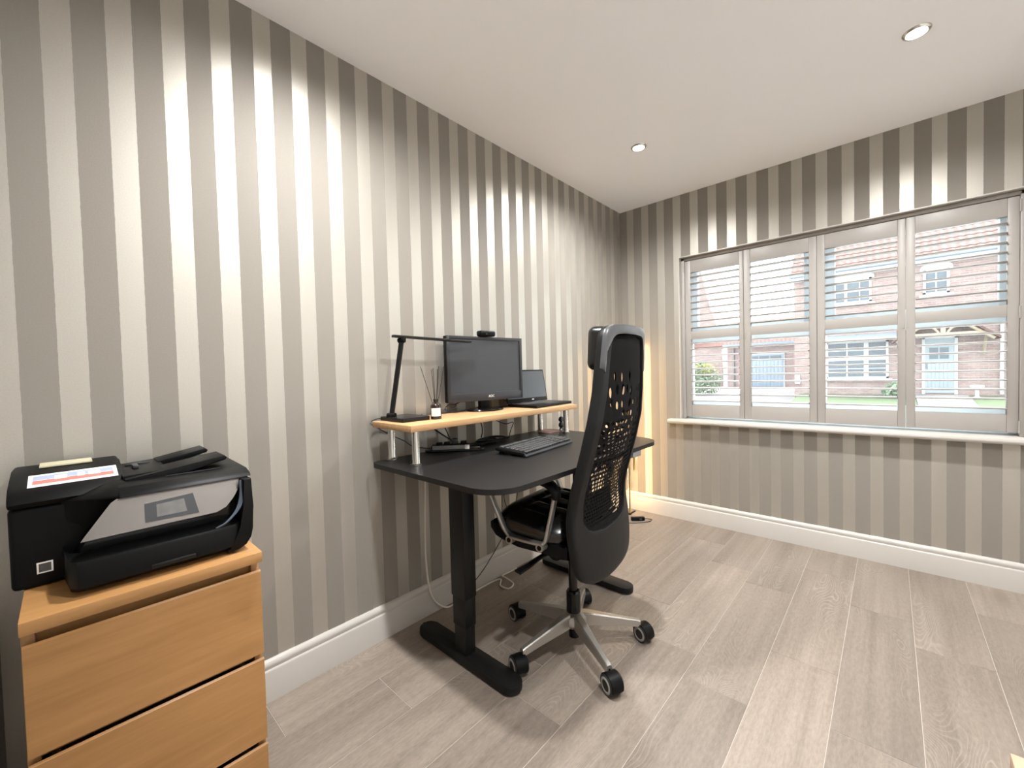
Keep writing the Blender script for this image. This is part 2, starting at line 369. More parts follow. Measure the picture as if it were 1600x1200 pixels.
b = MB(); b.box(-0.3, XR+0.3, YR-0.3, 0.3, H, H+0.15); struct(b.build('ceiling', mCeil))
b = MB(); b.box(-0.3, 0, YR-0.3, 0.3, -0.1, H); struct(b.build('wall_left', mWallL))
b = MB(); b.box(XR, XR+0.3, YR-0.3, 0.3, -0.1, H); struct(b.build('wall_right', mPlain))
b = MB(); b.box(0, XR, YR-0.3, YR, -0.1, H); struct(b.build('wall_rear', mRear))
WX0, WX1, WZ0, WZ1 = 0.463, 2.102, 0.745, 1.948
b = MB(); b.box(0, WX0, 0, 0.3, -0.1, H); b.box(WX1, XR, 0, 0.3, -0.1, H); b.box(WX0, WX1, 0, 0.3, -0.1, WZ0-0.02); b.box(WX0, WX1, 0, 0.3, WZ1, H)
struct(b.build('wall_back', mWallB, smooth=False))
SKP = [(0, 0), (0.018, 0), (0.018, 0.104), (0.0165, 0.109), (0.013, 0.112), (0.0135, 0.118), (0.0155, 0.124), (0.014, 0.132), (0.009, 0.139), (0.003, 0.143), (0, 0.143)]
b = MB(); b.prism(SKP, 'y', YR, 0.0); struct(b.build('baseboard_left', mTrim))
b = MB(); b.prism([(-a, z) for a, z in SKP], 'x', 0.018, XR-0.018); struct(b.build('baseboard_back', mTrim))
b = MB(); b.prism([(XR-a, z) for a, z in SKP], 'y', YR, 0.0); struct(b.build('baseboard_right', mTrim))
b = MB(); b.prism([(YR+a, z) for a, z in SKP], 'x', 0.018, XR-0.018); struct(b.build('baseboard_rear', mTrim))

# window: reveal lining, uPVC frame, glass, sill
win = bpy.data.objects.new('window_1', None); C.objects.link(win); struct(win)
b = MB(); b.box(WX0, WX0+0.006, -0.004, 0.19, WZ0, WZ1); b.box(WX1-0.006, WX1, -0.004, 0.19, WZ0, WZ1); b.box(WX0, WX1, -0.004, 0.19, WZ1-0.006, WZ1); b.build('reveal_lining', mSill, win)
b = MB(); b.prism([(-0.055, WZ0-0.02), (-0.062, WZ0-0.014), (-0.0635, WZ0-0.004), (-0.060, WZ0+0.005), (-0.052, WZ0+0.009), (0.20, WZ0+0.009), (0.20, WZ0-0.022), (-0.05, WZ0-0.022)], 'x', 0.385, XR, bev=0.004); b.build('window_sill', mSill, win)
fy0, fy1 = 0.125, 0.185
b = MB()
b.box(WX0, 0.507, fy0, fy1, WZ0+0.011, WZ1-0.007, 0.003); b.box(2.058, WX1, fy0, fy1, WZ0+0.011, WZ1-0.007, 0.003); b.box(0.508, 2.057, fy0, fy1, WZ1-0.05, WZ1-0.007, 0.003); b.box(0.508, 2.057, fy0, fy1, WZ0+0.011, 0.884, 0.003)
b.box(1.243, 1.319, fy0, fy1, 0.885, WZ1-0.051, 0.003); b.box(0.508, 1.242, fy0, fy1, 1.318, 1.372, 0.003); b.box(1.320, 2.057, fy0, fy1, 1.318, 1.372, 0.003); b.build('window_frame', mUpvc, win)
for x0, x1 in ((0.507, 1.243), (1.319, 2.058)):
    b = MB(); z0, z1 = 1.372, WZ1-0.05; w = 0.046
    a_, c_ = x0+0.001, x1-0.001; b.box(a_, x0+w, fy0-0.004, fy1-0.01, z0+0.001, z1-0.001, 0.003); b.box(x1-w+0.012, c_, fy0-0.004, fy1-0.01, z0+0.001, z1-0.001, 0.003); b.box(x0+w+0.0005, x1-w+0.0115, fy0-0.004, fy1-0.01, z0+0.001, z0+0.056, 0.003); b.box(x0+w+0.0005, x1-w+0.0115, fy0-0.004, fy1-0.01, z1-w, z1-0.001, 0.003)
    b.build('sash', mUpvc, win)
    b = MB(); b.box(x0+w+0.0005, x1-w+0.0115, 0.150, 0.156, z0+0.0565, z1-w-0.0005); b.build('pane', mGlass, win)
    b = MB(); b.box(x0+0.001, x1-0.001, 0.150, 0.156, 0.885, 1.3175); b.build('pane', mGlass, win)
# plantation shutters
tr1 = bpy.data.objects.new('trim_1', None); C.objects.link(tr1); struct(tr1)
SY0, SY1 = 0.040, 0.068
b = MB(); b.box(0.470, 0.493, SY0-0.008, 0.09, 0.756, WZ1-0.006, 0.003); b.box(2.0775, 2.096, SY0-0.008, 0.09, 0.756, WZ1-0.006, 0.003)
b.box(0.470, 2.096, SY0-0.008, 0.09, 1.921, WZ1-0.006, 0.003); b.box(0.493, 2.0775, SY0-0.014, SY0-0.008, 1.925, 1.936, 0.002); b.build('shutter_surround', mShut, tr1)
edges = [(0.494, 0.8805, 0.534, 0.8535), (0.8825, 1.2830, 0.9235, 1.2445), (1.2850, 1.6775, 1.3240, 1.6455), (1.6795, 2.0765, 1.7160, 2.0380)]
SL = ['first white louvred shutter from the corner, at the window end beside the desk', 'second white louvred shutter from the corner, showing garage beyond', 'third white louvred shutter from the corner, showing wide house window beyond', 'fourth white louvred shutter from the corner, showing blue front door beyond']
lou = {}
def louvre(w, parent, loc):
    k = round(w, 3)
    if k not in lou:
        bb = MB(); P = [(-0.0315, 0.0012), (-0.029, 0.0026), (-0.012, 0.0048), (0.012, 0.0048), (0.029, 0.0026), (0.0315, 0.0012), (0.0315, -0.0012), (0.029, -0.0026), (0.012, -0.0048), (-0.012, -0.0048), (-0.029, -0.0026), (-0.0315, -0.0012)]
        bb.prism(P, 'x', -w/2, w/2); o = bb.build('louvre', mShut, parent, ang=60); lou[k] = o
    else: o = dup(lou[k], parent=parent)
    o.location = loc
for (x0, x1, a0, a1), lab in zip(edges, SL):
    t = thing('window_shutter', lab, 'shutter', (x0, SY0, 0.757), group='plantation shutters at the window')
    def B(nm, *a):
        bb = MB(); bb.box(a[0]-x0, a[1]-x0, 0, SY1-SY0, a[2]-0.757, a[3]-0.757, 0.0025); return bb.build(nm, mShut, t)
    B('stile', x0, a0, 0.771, 1.918); B('stile', a1, x1, 0.771, 1.918)
    B('top_rail', a0, a1, 1.830, 1.918); B('middle_rail', a0, a1, 1.342, 1.401); B('bottom_rail', a0, a1, 0.771, 0.861)
    w = a1-a0-0.003; xm = (a0+a1)/2-x0
    for i in range(9): louvre(w, t, (xm, 0.014, 1.797-0.0465*i-0.757))
    for i in range(10): louvre(w, t, (xm, 0.014, 1.313-0.047*i-0.757))
    if lab.startswith(('first', 'fourth')):
        for z in (0.80, 1.36, 1.87):
            bb = MB(); hx = -0.004 if lab.startswith('first') else x1-x0+0.0005; bb.cyl((hx+0.001, -0.006, z-0.757-0.03), (hx+0.001, -0.006, z-0.757+0.03), 0.0045, n=10); bb.build('hinge', mShut, t)
    bb = MB(); bb.box(x1-x0-0.012 if lab.startswith(('first', 'third')) else 0.004, x1-x0-0.004 if lab.startswith(('first', 'third')) else 0.012, -0.003, 0, 0.56, 0.60, 0.001); bb.build('magnet_catch', mShut, t)

# downlights
for (x, y), lab in zip(DOWN[:2], ('round recessed ceiling downlight nearer the room corner, above the desk end', 'round recessed ceiling downlight farther from the striped side wall, above the shutters')):
    t = thing('downlight', lab, 'light', (x, y, H), group='recessed ceiling downlights')
    b = MB(); P = [(0.031, -0.001), (0.032, -0.006), (0.036, -0.007), (0.041, -0.004), (0.043, 0.0)]
    b.lathe(P+[(0.031, 0.0)], n=40); b.build('rim', mChrome, t)
    b = MB(); b.lathe([(0.0, -0.0030), (0.024, -0.0030), (0.0305, -0.0010)], n=32); b.build('lens', mLens, t)

# ---------------------------------------------------------------- chest of drawers
t = thing('chest_of_drawers', 'oak veneer chest with three drawers carrying the black printer', 'chest', (0.02, -3.176, 0))
cw = 0.40
b = MB(); b.box(0, 0.415, 0, cw, 0.664, 0.690, 0.0015); b.build('top', mOakChest, t)
b = MB(); b.box(0, 0.380, 0.0, 0.018, 0.0, 0.664, 0.001); b.build('side_panel', mOakChest, t)
b = MB(); b.box(0, 0.380, cw-0.018, cw, 0.0, 0.664, 0.001); b.build('side_panel', mOakChest, t)
b = MB(); b.box(0, 0.008, 0.018, cw-0.018, 0.02, 0.664); b.build('back_panel', mOakChest, t)
for z in (0.655, 0.43, 0.205):
    b = MB(); b.box(0.33, 0.368, 0.018, cw-0.018, z-0.03, z, 0.001); b.build('rail', mOakChest, t)
for z0, z1 in ((0.424, 0.640), (0.200, 0.411), (0.006, 0.187)):
    d = MB(); d.prism([(0.382, z0), (0.403, z0), (0.403, z1-0.004), (0.399, z1), (0.382, z1-0.012)], 'y', 0.002, cw-0.002, bev=0.0008); dr = d.build('drawer', mOakChest, t)
    d = MB(); d.box(0.02, 0.382, 0.03, 0.042, z0+0.01, z1-0.03); d.box(0.02, 0.382, cw-0.042, cw-0.03, z0+0.01, z1-0.03); d.box(0.02, 0.382, 0.03, cw-0.03, z0+0.008, z0+0.016); d.build('drawer_box', mOakChest, dr)

# ---------------------------------------------------------------- printer
PY0, PY1 = -3.193, -2.785
pr = thing('printer', 'black inkjet printer with silver control panel on the oak chest', 'printer', (0.0, 0.0, 0.690))
ZP = 0.690
def pz(b_): bmesh.ops.translate(b_.bm, verts=b_.bm.verts[:], vec=(0, 0, -ZP)); return b_
b = MB(); b.box(0.035, 0.256, PY0, PY1+0.02, ZP+0.001, 0.868, 0.010, 3); pz(b).build('body', mBlackPl, pr)
# bulging front: lofted profiles from the slanting left end to the rounded right cheek
prof = lambda k: [(0.25, ZP+0.006), (0.375*k+0.25*(1-k), ZP+0.006), (0.400*k+0.25*(1-k), ZP+0.020), (0.402*k+0.25*(1-k), 0.757), (0.398*k+0.25*(1-k), 0.764), (0.33*k+0.25*(1-k), 0.766)]
b = MB(); rows = []
for y, k in ((-3.118, 0.02), (-3.108, 0.86), (-3.098, 0.97), (-3.085, 1), (-2.86, 1), (-2.825, 0.97), (-2.803, 0.86), (-2.790, 0.62), (-2.785, 0.2)):
    rows.append([b.v(x, y, z) for x, z in prof(k)])
for A, B_ in zip(rows, rows[1:]): b.skin(A, B_)
b.f(rows[0][::-1]); b.f(rows[-1]); pz(b).build('output_tray', mBlackPl, pr)
b = MB(); b.box(0.4005, 0.4035, -2.985, -2.905, 0.712, 0.722, 0.001); pz(b).build('tray_grip', mGlossBlack, pr)
# recessed mouth
b = MB(); b.prism([(-3.095, 0.766), (-3.075, 0.800), (-2.845, 0.800), (-2.81, 0.83), (-2.80, 0.766)], 'x', 0.25, 0.335); pz(b).build('paper_mouth', mGlossBlack, pr)
# silver control panel, tilted, with the slanting ends the photograph shows
def panel(yz, xt, xb, th, zt=0.876, zb_=0.800):
    bb = MB(); X_ = lambda z: xb+(xt-xb)*(z-zb_)/(zt-zb_)
    A = [bb.v(X_(z), y, z) for y, z in yz]; B_ = [bb.v(X_(z)-th, y, z-0.3*th) for y, z in yz]
    bb.skin(A, B_); bb.f(A); bb.f(B_[::-1]); return bb
yzP = [(-3.091, 0.803), (-3.085, 0.812), (-3.043, 0.868), (-3.034, 0.874), (-2.795, 0.874), (-2.803, 0.855), (-2.822, 0.828), (-2.838, 0.812), (-2.858, 0.804)]
pz(panel(yzP, 0.364, 0.392, 0.03)).build('control_panel', mSilver, pr)
yz = [(-2.992, 0.814), (-2.988, 0.853), (-2.900, 0.857), (-2.892, 0.813)]
tp = pz(panel([(-2.990, 0.8145), (-2.989, 0.8535), (-2.901, 0.8585), (-2.893, 0.8125)], 0.3655, 0.3935, 0.004)).build('touch_panel', mGreyPl, pr)
pz(panel([(-2.970, 0.8215), (-2.969, 0.848), (-2.919, 0.8505), (-2.915, 0.8215)], 0.3662, 0.3942, 0.003)).build('screen', M('lcd_grey', (0.12, 0.115, 0.11), 0.25, var=0.3, scale=40), tp)
# right cheek, its crescent highlight painted on as a steel blue strip
b = MB(); b.prism([(-2.803, 0.875), (-2.783, 0.873), (-2.781, 0.80), (-2.783, 0.745), (-2.788, 0.722), (-2.799, 0.706), (-2.816, 0.6975), (-2.84, 0.696), (-2.84, 0.704), (-2.820, 0.722), (-2.808, 0.755), (-2.804, 0.80)], 'x', 0.25, 0.397, bev=0.004); pz(b).build('end_cheek', mBlackPl, pr)
b = MB(); b.ribbon([(0.386, -2.800, 0.872), (0.389, -2.803, 0.835), (0.392, -2.815, 0.80), (0.396, -2.84, 0.775), (0.399, -2.862, 0.767)], lambda q: 0.016-0.012*q, 0.004, (0.35, 0.9, 0.1)); pz(b).build('cheek_highlight', M('steel_blue_highlight', (0.10, 0.12, 0.16), 0.3, metal=0.4), pr)
# front skin left and right of the panel
b = MB(); rows = []
for y, k in ((-3.120, 0.04), (-3.09, 0.35), (-3.055, 0.8), (-3.035, 1.0), (-2.90, 1.0), (-2.790, 1.0)):
    rows.append([b.v(0.25+(x-0.25)*k, y, z if z < 0.868 else 0.866+(z-0.866)*k) for x, z in ((0.25, 0.800), (0.262, 0.800), (0.30, 0.868), (0.362, 0.8755), (0.364, 0.880), (0.345, 0.892), (0.25, 0.896))])
for A, B_ in zip(rows, rows[1:]): b.skin(A, B_)
b.f(rows[0][::-1]); b.f(rows[-1]); pz(b).build('upper_front', mBlackPl, pr)
# scanner lid and document feeder
b = MB(); b.prism([(0.035, 0.870), (0.345, 0.874), (0.372, 0.876), (0.366, 0.884), (0.335, 0.893), (0.035, 0.900)], 'y', -3.03, -2.777, bev=0.003); lid = pz(b).build('scanner_lid', mBlackPl, pr)
b = MB(); b.box(0.300, 0.304, -2.94, -2.83, 0.8955, 0.8975); pz(b).build('lid_groove', mGreyPl, lid)
b = MB(); b.prism([(0.035, 0.868), (0.262, 0.868), (0.268, 0.878), (0.255, 0.893), (0.22, 0.904), (0.15, 0.918), (0.10, 0.926), (0.035, 0.928)], 'y', PY0, -3.010, bev=0.006); fd = pz(b).build('document_feeder', mBlackPl, pr)
# forked input tray rising to the right out of the feeder
def yprism(x0, x1, yz, bev=0.002):
    bb = MB(); bb.prism(yz, 'x', x0, x1, bev=bev); return pz(bb)
tray = yprism(0.045, 0.262, [(-3.015, 0.880), (-2.93, 0.888), (-2.93, 0.908), (-3.015, 0.904)]).build('input_tray', mBlackPl, pr)
yprism(0.045, 0.128, [(-2.935, 0.889), (-2.824, 0.918), (-2.821, 0.924), (-2.827, 0.930), (-2.935, 0.910)]).build('tray_prong', mBlackPl, tray)
yprism(0.185, 0.282, [(-3.012, 0.876), (-2.935, 0.886), (-2.812, 0.913), (-2.808, 0.919), (-2.814, 0.925), (-2.935, 0.908), (-3.012, 0.899)]).build('tray_prong', mBlackPl, tray)
b = MB(); b.box(0.135, 0.178, -2.99, -2.978, 0.905, 0.914, 0.002); pz(b).build('paper_guide', mGreyPl, tray)
b = MB(); b.box(0.10, 0.108, -3.0, -2.95, 0.905, 0.910, 0.001); pz(b).build('paper_guide', mGreyPl, tray)
# stickers
def tilt_plate(y0, y1, x0, z0, x1, z1, th=0.0008):
    bb = MB(); vs = [bb.v(x0, y0, z0), bb.v(x0, y1, z0), bb.v(x1, y1, z1), bb.v(x1, y0, z1)]; nz = th
    ws = [bb.v(v.co.x, v.co.y, v.co.z+nz) for v in vs]; bb.skin(vs, ws); bb.f(vs[::-1]); bb.f(ws); return pz(bb)
st = tilt_plate(-3.165, -3.020, 0.226, 0.9030, 0.152, 0.9180, 0.001).build('sticker', mPaper, fd)
SX = lambda a: (0.226+(0.152-0.226)*a, 0.9030+(0.9180-0.9030)*a+0.0008)
for a0, a1, mm in ((0.18, 0.48, mRed), (0.52, 0.86, mBlue)):
    (xa, za), (xb, zb2) = SX(a0), SX(a1)
    tilt_plate(-3.158, -3.027, xa, za, xb, zb2, 0.0006).build('sticker_print', mm, fd)
(xa, za), (xb, zb2) = SX(0.42), SX(0.74)
for yy, ww in ((-3.125, 0.02), (-3.088, 0.012), (-3.07, 0.02)): tilt_plate(yy, yy+ww, xa, za+0.0005, xb, zb2+0.0005, 0.0004).build('sticker_print', mPaper, fd)
b = MB(); b.box(0.2555, 0.2566, -3.1565, -3.1325, 0.7195, 0.7435, 0.0003); en = pz(b).build('energy_label', mPaper, pr)
b = MB(); b.box(0.2564, 0.2571, -3.1535, -3.1355, 0.7225, 0.7405); pz(b).build('energy_label_print', M('label_dark', (0.07, 0.065, 0.06), 0.5, var=0.5, scale=300), en)
pslip = tilt_plate(-3.150, -3.060, 0.100, 0.9275, 0.045, 0.9295, 0.003); bmesh.ops.translate(pslip.bm, verts=pslip.bm.verts[:], vec=(0, 0, ZP))
tag(pslip.build('paper_slip', mCream), 'cream paper slip lying on the back of the black printer', 'paper')

# made-up black tub standing in for the deep shade beside the chest
t = thing('shade_filler', 'black tub made up to fill the deep shade beside the oak chest', 'stand-in', (0.23, -3.40, 0))
b = MB(); b.lathe([(0.0, 0.0), (0.135, 0.0), (0.14, 0.01), (0.172, 0.50), (0.176, 0.505), (0.176, 0.52), (0.168, 0.52), (0.135, 0.02), (0.0, 0.02)], n=40); b.build('filler_body', mShadeFiller, t)
b = MB(); b.lathe([(0.177, 0.505), (0.182, 0.512), (0.182, 0.53), (0.15, 0.555), (0.0, 0.575), (0.0, 0.56), (0.17, 0.52)], n=40); b.build('lid', mShadeFiller, t)

# ---------------------------------------------------------------- desk
ZD = 0.780
dk = thing('desk', 'black height adjustable desk with rounded corners along the striped wall', 'desk', (0.38, -1.68, 0))
def dm(b_): bmesh.ops.translate(b_.bm, verts=b_.bm.verts[:], vec=(-0.38, 1.68, 0)); return b_
b = MB(); b.prism(rrect(0.058, 0.778, -2.274, -1.095, [0.040, 0.12, 0.12, 0.04], 12), 'z', ZD-0.018, ZD, bev=0.003); dm(b).build('desktop', mDesk, dk)
b = MB(); b.box(0.16, 0.24, -2.12, -1.15, ZD-0.075, ZD-0.035, 0.003); b.box(0.50, 0.58, -2.12, -1.15, ZD-0.075, ZD-0.035, 0.003); dm(b).build('frame_beam', mBlackMetal, dk)
for y in (-2.064, -1.205):
    b = MB(); b.box(0.10, 0.68, y-0.035, y+0.035, ZD-0.045, ZD-0.0185, 0.003); dm(b).build('cross_bracket', mBlackMetal, dk)
    b = MB(); b.box(0.33, 0.415, y-0.03, y+0.03, 0.255, ZD-0.045, 0.005); b.box(0.3345, 0.4105, y-0.0275, y+0.0275, 0.14, 0.255, 0.004); b.box(0.339, 0.406, y-0.025, y+0.025, 0.03, 0.14, 0.004); dm(b).build('column', mBlackMetal, dk)
    b = MB(); b.prism(rrect(0.092, 0.658, y-0.041, y+0.041, 0.0405, 8), 'z', 0.006, 0.034, bev=0.004); ft = dm(b).build('foot', mBlackMetal, dk)
    for x in (0.13, 0.62):
        b = MB(); b.cyl((x, y, 0), (x, y, 0.007), 0.016, n=16); dm(b).build('glide', mRubber, ft)
b = MB(); b.box(0.745, 0.775, -1.405, -1.327, ZD-0.045, ZD-0.0185, 0.004); hs = dm(b).build('handset', mGreyBox, dk)
b = MB(); b.box(0.12, 0.20, -1.95, -1.35, ZD-0.13, ZD-0.125); b.box(0.12, 0.124, -1.95, -1.35, ZD-0.13, ZD-0.0185); dm(b).build('cable_tray', mBlackMetal, dk)
b = MB(); b.tube([(0.745, -1.335, ZD-0.023), (0.742, -1.332, ZD-0.06), (0.741, -1.3315, ZD-0.115)], 0.0035, 6); tag(b.build('yellow_cord', mYellow), 'short yellow cord hanging below the far end of the desk', 'cord')

# riser shelf
ZB = 0.943
sh = thing('riser_shelf', 'oak riser shelf on steel legs along the back of the black desk', 'shelf', (0.17, -1.70, ZD))
def sm(b_): bmesh.ops.translate(b_.bm, verts=b_.bm.verts[:], vec=(-0.17, 1.70, -ZD)); return b_
b = MB(); b.box(0.040, 0.320, -2.248, -1.160, ZB-0.025, ZB, 0.002); sm(b).build('board', mOakShelf, sh)
for x, y in ((0.085, -2.188), (0.262, -2.190), (0.085, -1.200), (0.258, -1.185)):
    b = MB(); b.lathe([(0.0, 0.0005), (0.022, 0.0005), (0.022, 0.006), (0.0165, 0.008), (0.0145, 0.012), (0.0145, ZB-0.025-ZD)], (x, y, ZD), 24); sm(b).build('leg', mChrome, sh)

# ---------------------------------------------------------------- things on the shelf
ma = math.radians(-8)
mo = thing('monitor', 'black desktop monitor standing in the middle of the oak riser', 'monitor', (0.105, -1.652, ZB), ma)
# local: +x towards the room, y along the screen
b = MB(); b.lathe([(0.0, 0.0005), (0.098, 0.0005), (0.102, 0.004), (0.098, 0.009), (0.03, 0.013), (0.0, 0.013)], (0.0, -0.012, 0), 40, 0.78, 1.0); b.build('base', mGlossBlack, mo)
b = MB(); b.box(-0.022, 0.0, -0.042, 0.018, 0.010, 0.11, 0.004); b.build('neck', mBlackPl, mo)
hw_, z0, z1 = 0.232, 0.050, 0.370
b = MB(); b.box(-0.022, 0.006, -hw_, hw_, z0, z1, 0.004); b.box(-0.050, -0.020, -0.15, 0.15, z0+0.04, z1-0.06, 0.012); b.build('casing', mBlackPl, mo)
b = MB(); bz = 0.016; ch = 0.042
for bx_ in ((-hw_, -hw_+bz, z0, z1), (hw_-bz, hw_, z0, z1), (-hw_+bz, hw_-bz, z1-bz, z1), (-hw_+bz, hw_-bz, z0, z0+ch)):
    b.box(0.0055, 0.014, bx_[0], bx_[1], bx_[2], bx_[3], 0.0015)
b.build('bezel', mGreyPl, mo)
b = MB(); b.box(0.006, 0.0085, -hw_+bz-0.001, hw_-bz+0.001, z0+ch-0.001, z1-bz+0.001); b.build('screen', mScreen, mo)
def text_part(txt, size, m, parent, loc, rot, name='logo', ext=0.0004):
    cu = bpy.data.curves.new(name, 'FONT'); cu.body = txt; cu.size = size; cu.extrude = ext; cu.align_x = 'CENTER'; cu.align_y = 'CENTER'
    tmp = bpy.data.objects.new(name, cu); C.objects.link(tmp)
    me = bpy.data.meshes.new_from_object(tmp.evaluated_get(bpy.context.evaluated_depsgraph_get())); bpy.data.objects.remove(tmp)
    me.materials.clear(); me.materials.append(m)
    o = bpy.data.objects.new(name, me); C.objects.link(o); o.parent = parent; o.location = loc; o.rotation_euler = rot; return o
text_part('AOC', 0.017, mPaper, mo, (0.0145, 0.02, z0+ch/2), (PI/2, 0, PI/2))

wc = thing('webcam', 'small black webcam clipped on top of the desktop monitor', 'webcam', (0.115, -1.655, ZB+0.370), ma)
b = MB(); b.box(-0.020, 0.020, -0.048, 0.048, 0.002, 0.030, 0.009, 4); b.build('body', mBlackPl, wc)
b = MB(); b.cyl((0.0195, -0.012, 0.016), (0.0225, -0.012, 0.016), 0.008, 0.0075, 20); b.cyl((0.0205, 0.026, 0.018), (0.0212, 0.026, 0.018), 0.002, n=8); b.build('lens', mGlossBlack, wc)
b = MB(); b.box(-0.035, 0.008, -0.030, 0.010, 0.0005, 0.004, 0.001); b.box(-0.040, -0.035, -0.030, 0.010, -0.040, 0.004, 0.001); b.build('clip', mBlackPl, wc)

lp = thing('laptop', 'open black laptop at the window end of the oak riser', 'laptop', (0.185, -1.300, ZB))
b = MB(); b.prism([(-0.105, -0.1725), (0.103, -0.178), (0.072, 0.180), (-0.105, 0.180)], 'z', 0.0015, 0.016, bev=0.003); lb = b.build('base', mBlackPl, lp)
b = MB(); b.box(-0.085, 0.015, -0.150, 0.150, 0.0155, 0.0168, 0.0005); b.build('keyboard', mKey, lb)
b = MB(); b.box(0.03, 0.072, -0.045, 0.045, 0.0158, 0.0166, 0.0003); b.build('touchpad', mGreyPl, lb)
tilt = math.radians(-10); LM = Matrix.Translation((-0.103, 0.0, 0.014)) @ Matrix.Rotation(tilt, 4, 'Y')
b = MB(); b.box(-0.004, 0.002, -0.176, 0.180, 0.004, 0.190, 0.002, M=LM); ld = b.build('lid', mBlackPl, lp)
b = MB(); b.box(0.0018, 0.0028, -0.168, 0.172, 0.026, 0.182, M=LM); b.build('screen', mScreen, ld)
b = MB(); b.box(0.0019, 0.0030, 0.035, 0.052, 0.013, 0.018, M=LM); b.build('logo', mPaper, ld)

dl = thing('desk_lamp', 'slim black folding desk lamp at the near end of the oak riser', 'lamp', (0.115, -2.150, ZB))
b = MB(); b.prism(rrect(-0.075, 0.095, -0.062, 0.070, 0.006, 4), 'z', 0.001, 0.017, bev=0.0015); b.build('base', mLampBlack, dl)
A0 = Vector((-0.012, -0.045, 0.022)); A1 = Vector((0.025, -0.010, 0.330))
b = MB(); dv = (A1-A0).normalized(); sd = Vector((0.7, 0.5, 0)).normalized(); b.ribbon([A0, (A0+A1)/2, A1], 0.020, 0.012, sd, 2); b.build('arm', mLampBlack, dl)
b = MB(); b.cyl(A0+Vector((0.014, 0.01, 0)), A0-Vector((0.014, 0.01, 0)), 0.012, n=20); b.box(-0.024, 0.0, -0.057, -0.033, 0.016, 0.024, 0.002); b.build('lower_joint', mBlackPl, dl)
b = MB(); b.cyl(A1+Vector((0.013, 0.006, 0)), A1-Vector((0.013, 0.006, 0)), 0.010, n=20); b.box(0.013, 0.037, -0.018, 0.004, 0.330, 0.342, 0.002); b.build('upper_joint', mBlackPl, dl)
b = MB(); b.ribbon([(0.025, -0.048, 0.346), (0.025, 0.16, 0.3425), (0.025, 0.362, 0.339)], 0.026, 0.010, (1, 0, 0), 2); hd = b.build('head', mLampBlack, dl)
b = MB(); b.ribbon([(0.025, 0.05, 0.3392), (0.025, 0.352, 0.3338)], 0.016, 0.001, (1, 0, 0), 0); b.build('diffuser', mBlackPl, hd)

rd = thing('reed_diffuser', 'dark bottle with cream label and black reeds on the oak riser', 'diffuser', (0.212, -2.052, ZB))
b = MB(); b.lathe([(0.0, 0.0005), (0.020, 0.0005), (0.0225, 0.003), (0.0225, 0.054), (0.021, 0.060), (0.014, 0.067), (0.0095, 0.070), (0.0095, 0.078), (0.011, 0.079), (0.011, 0.084), (0.006, 0.084), (0.006, 0.06), (0.0, 0.058)], n=32); b.build('bottle', mAmber, rd)
b = MB(); R_ = 0.0231; seg = [(-0.55+1.9*i/12) for i in range(13)]
rot = math.radians(-60)
rowsv = [[Vector((R_*math.cos(a+rot), R_*math.sin(a+rot), z)) for a in seg] for z in (0.014, 0.047)]
b.grid(rowsv); lbv = b.build('label', mPaper, rd)
b = MB(); R2 = 0.0234; sg2 = [(0.1+0.7*i/6) for i in range(7)]
for z in (0.038, 0.034, 0.026, 0.022): b.grid([[Vector((R2*math.cos(a+rot), R2*math.sin(a+rot), zz)) for a in sg2] for zz in (z, z+0.0015)])
b.build('label_print', mPinkPrint, lbv)
for dx, dy, h in ((-0.052, -0.030, 0.222), (0.012, 0.018, 0.222), (0.03, 0.030, 0.220), (-0.01, 0.008, 0.214), (0.018, -0.012, 0.210), (-0.022, 0.02, 0.208)):
    s_ = Vector((0.736, 0.677, 0)); k = dx*0.62
    b = MB(); b.cyl((-dx*0.05, -dy*0.05, 0.012), (s_.x*k*1.5+dy*0.2, s_.y*k*1.5+dy*0.3, h), 0.0013, n=6); b.build('reed', mReed, rd)

# ---------------------------------------------------------------- things on the desk
ka = math.atan2(0.388, -0.045)-PI/2
kb = thing('keyboard', 'black full size keyboard lying on the black desk', 'keyboard', (0.415, -1.650, ZD), ka)
KT = Matrix.Translation((0.075, 0, 0.012)) @ Matrix.Rotation(math.radians(4.5), 4, 'Y') @ Matrix.Translation((-0.075, 0, 0))
b = MB(); b.prism(rrect(-0.078, 0.078, -0.202, 0.202, 0.010, 4), 'z', -0.008, 0.006, bev=0.003); bmesh.ops.transform(b.bm, matrix=KT, verts=b.bm.verts[:]); b.build('body', mBlackPl, kb)
b = MB(); b.prism([(0.072, -0.006), (0.086, -0.009), (0.086, -0.004), (0.074, 0.006)], 'y', -0.200, 0.200); bmesh.ops.transform(b.bm, matrix=KT, verts=b.bm.verts[:]); b.build('front_edge', mGreyPl, kb)
b = MB()
for r in range(6):
    xr = -0.062+r*0.0235+(0.006 if r else 0)
    y = -0.190
    while y < 0.188:
        w = 0.0165
        if r == 5 and -0.125 < y < -0.09: w = 0.105
        if r in (3, 4) and (y < -0.18): w = 0.030
        gap = 0.0035 if not (0.068 < y+w < 0.082 or 0.122 < y+w < 0.136) else 0.012
        if not (r == 0 and 0.125 < y): b.box(xr, xr+0.018, y, y+w, 0.005, 0.0125, 0.0015, 1, M=KT)
        y += w+gap
kk = stuff(b.build('keys', mKey, kb))
b = MB(); b.box(-0.066, -0.052, -0.185, -0.170, -0.020, -0.006, 0.001, M=KT); b.box(-0.066, -0.052, 0.170, 0.185, -0.020, -0.006, 0.001, M=KT); b.build('flip_foot', mBlackPl, kb)

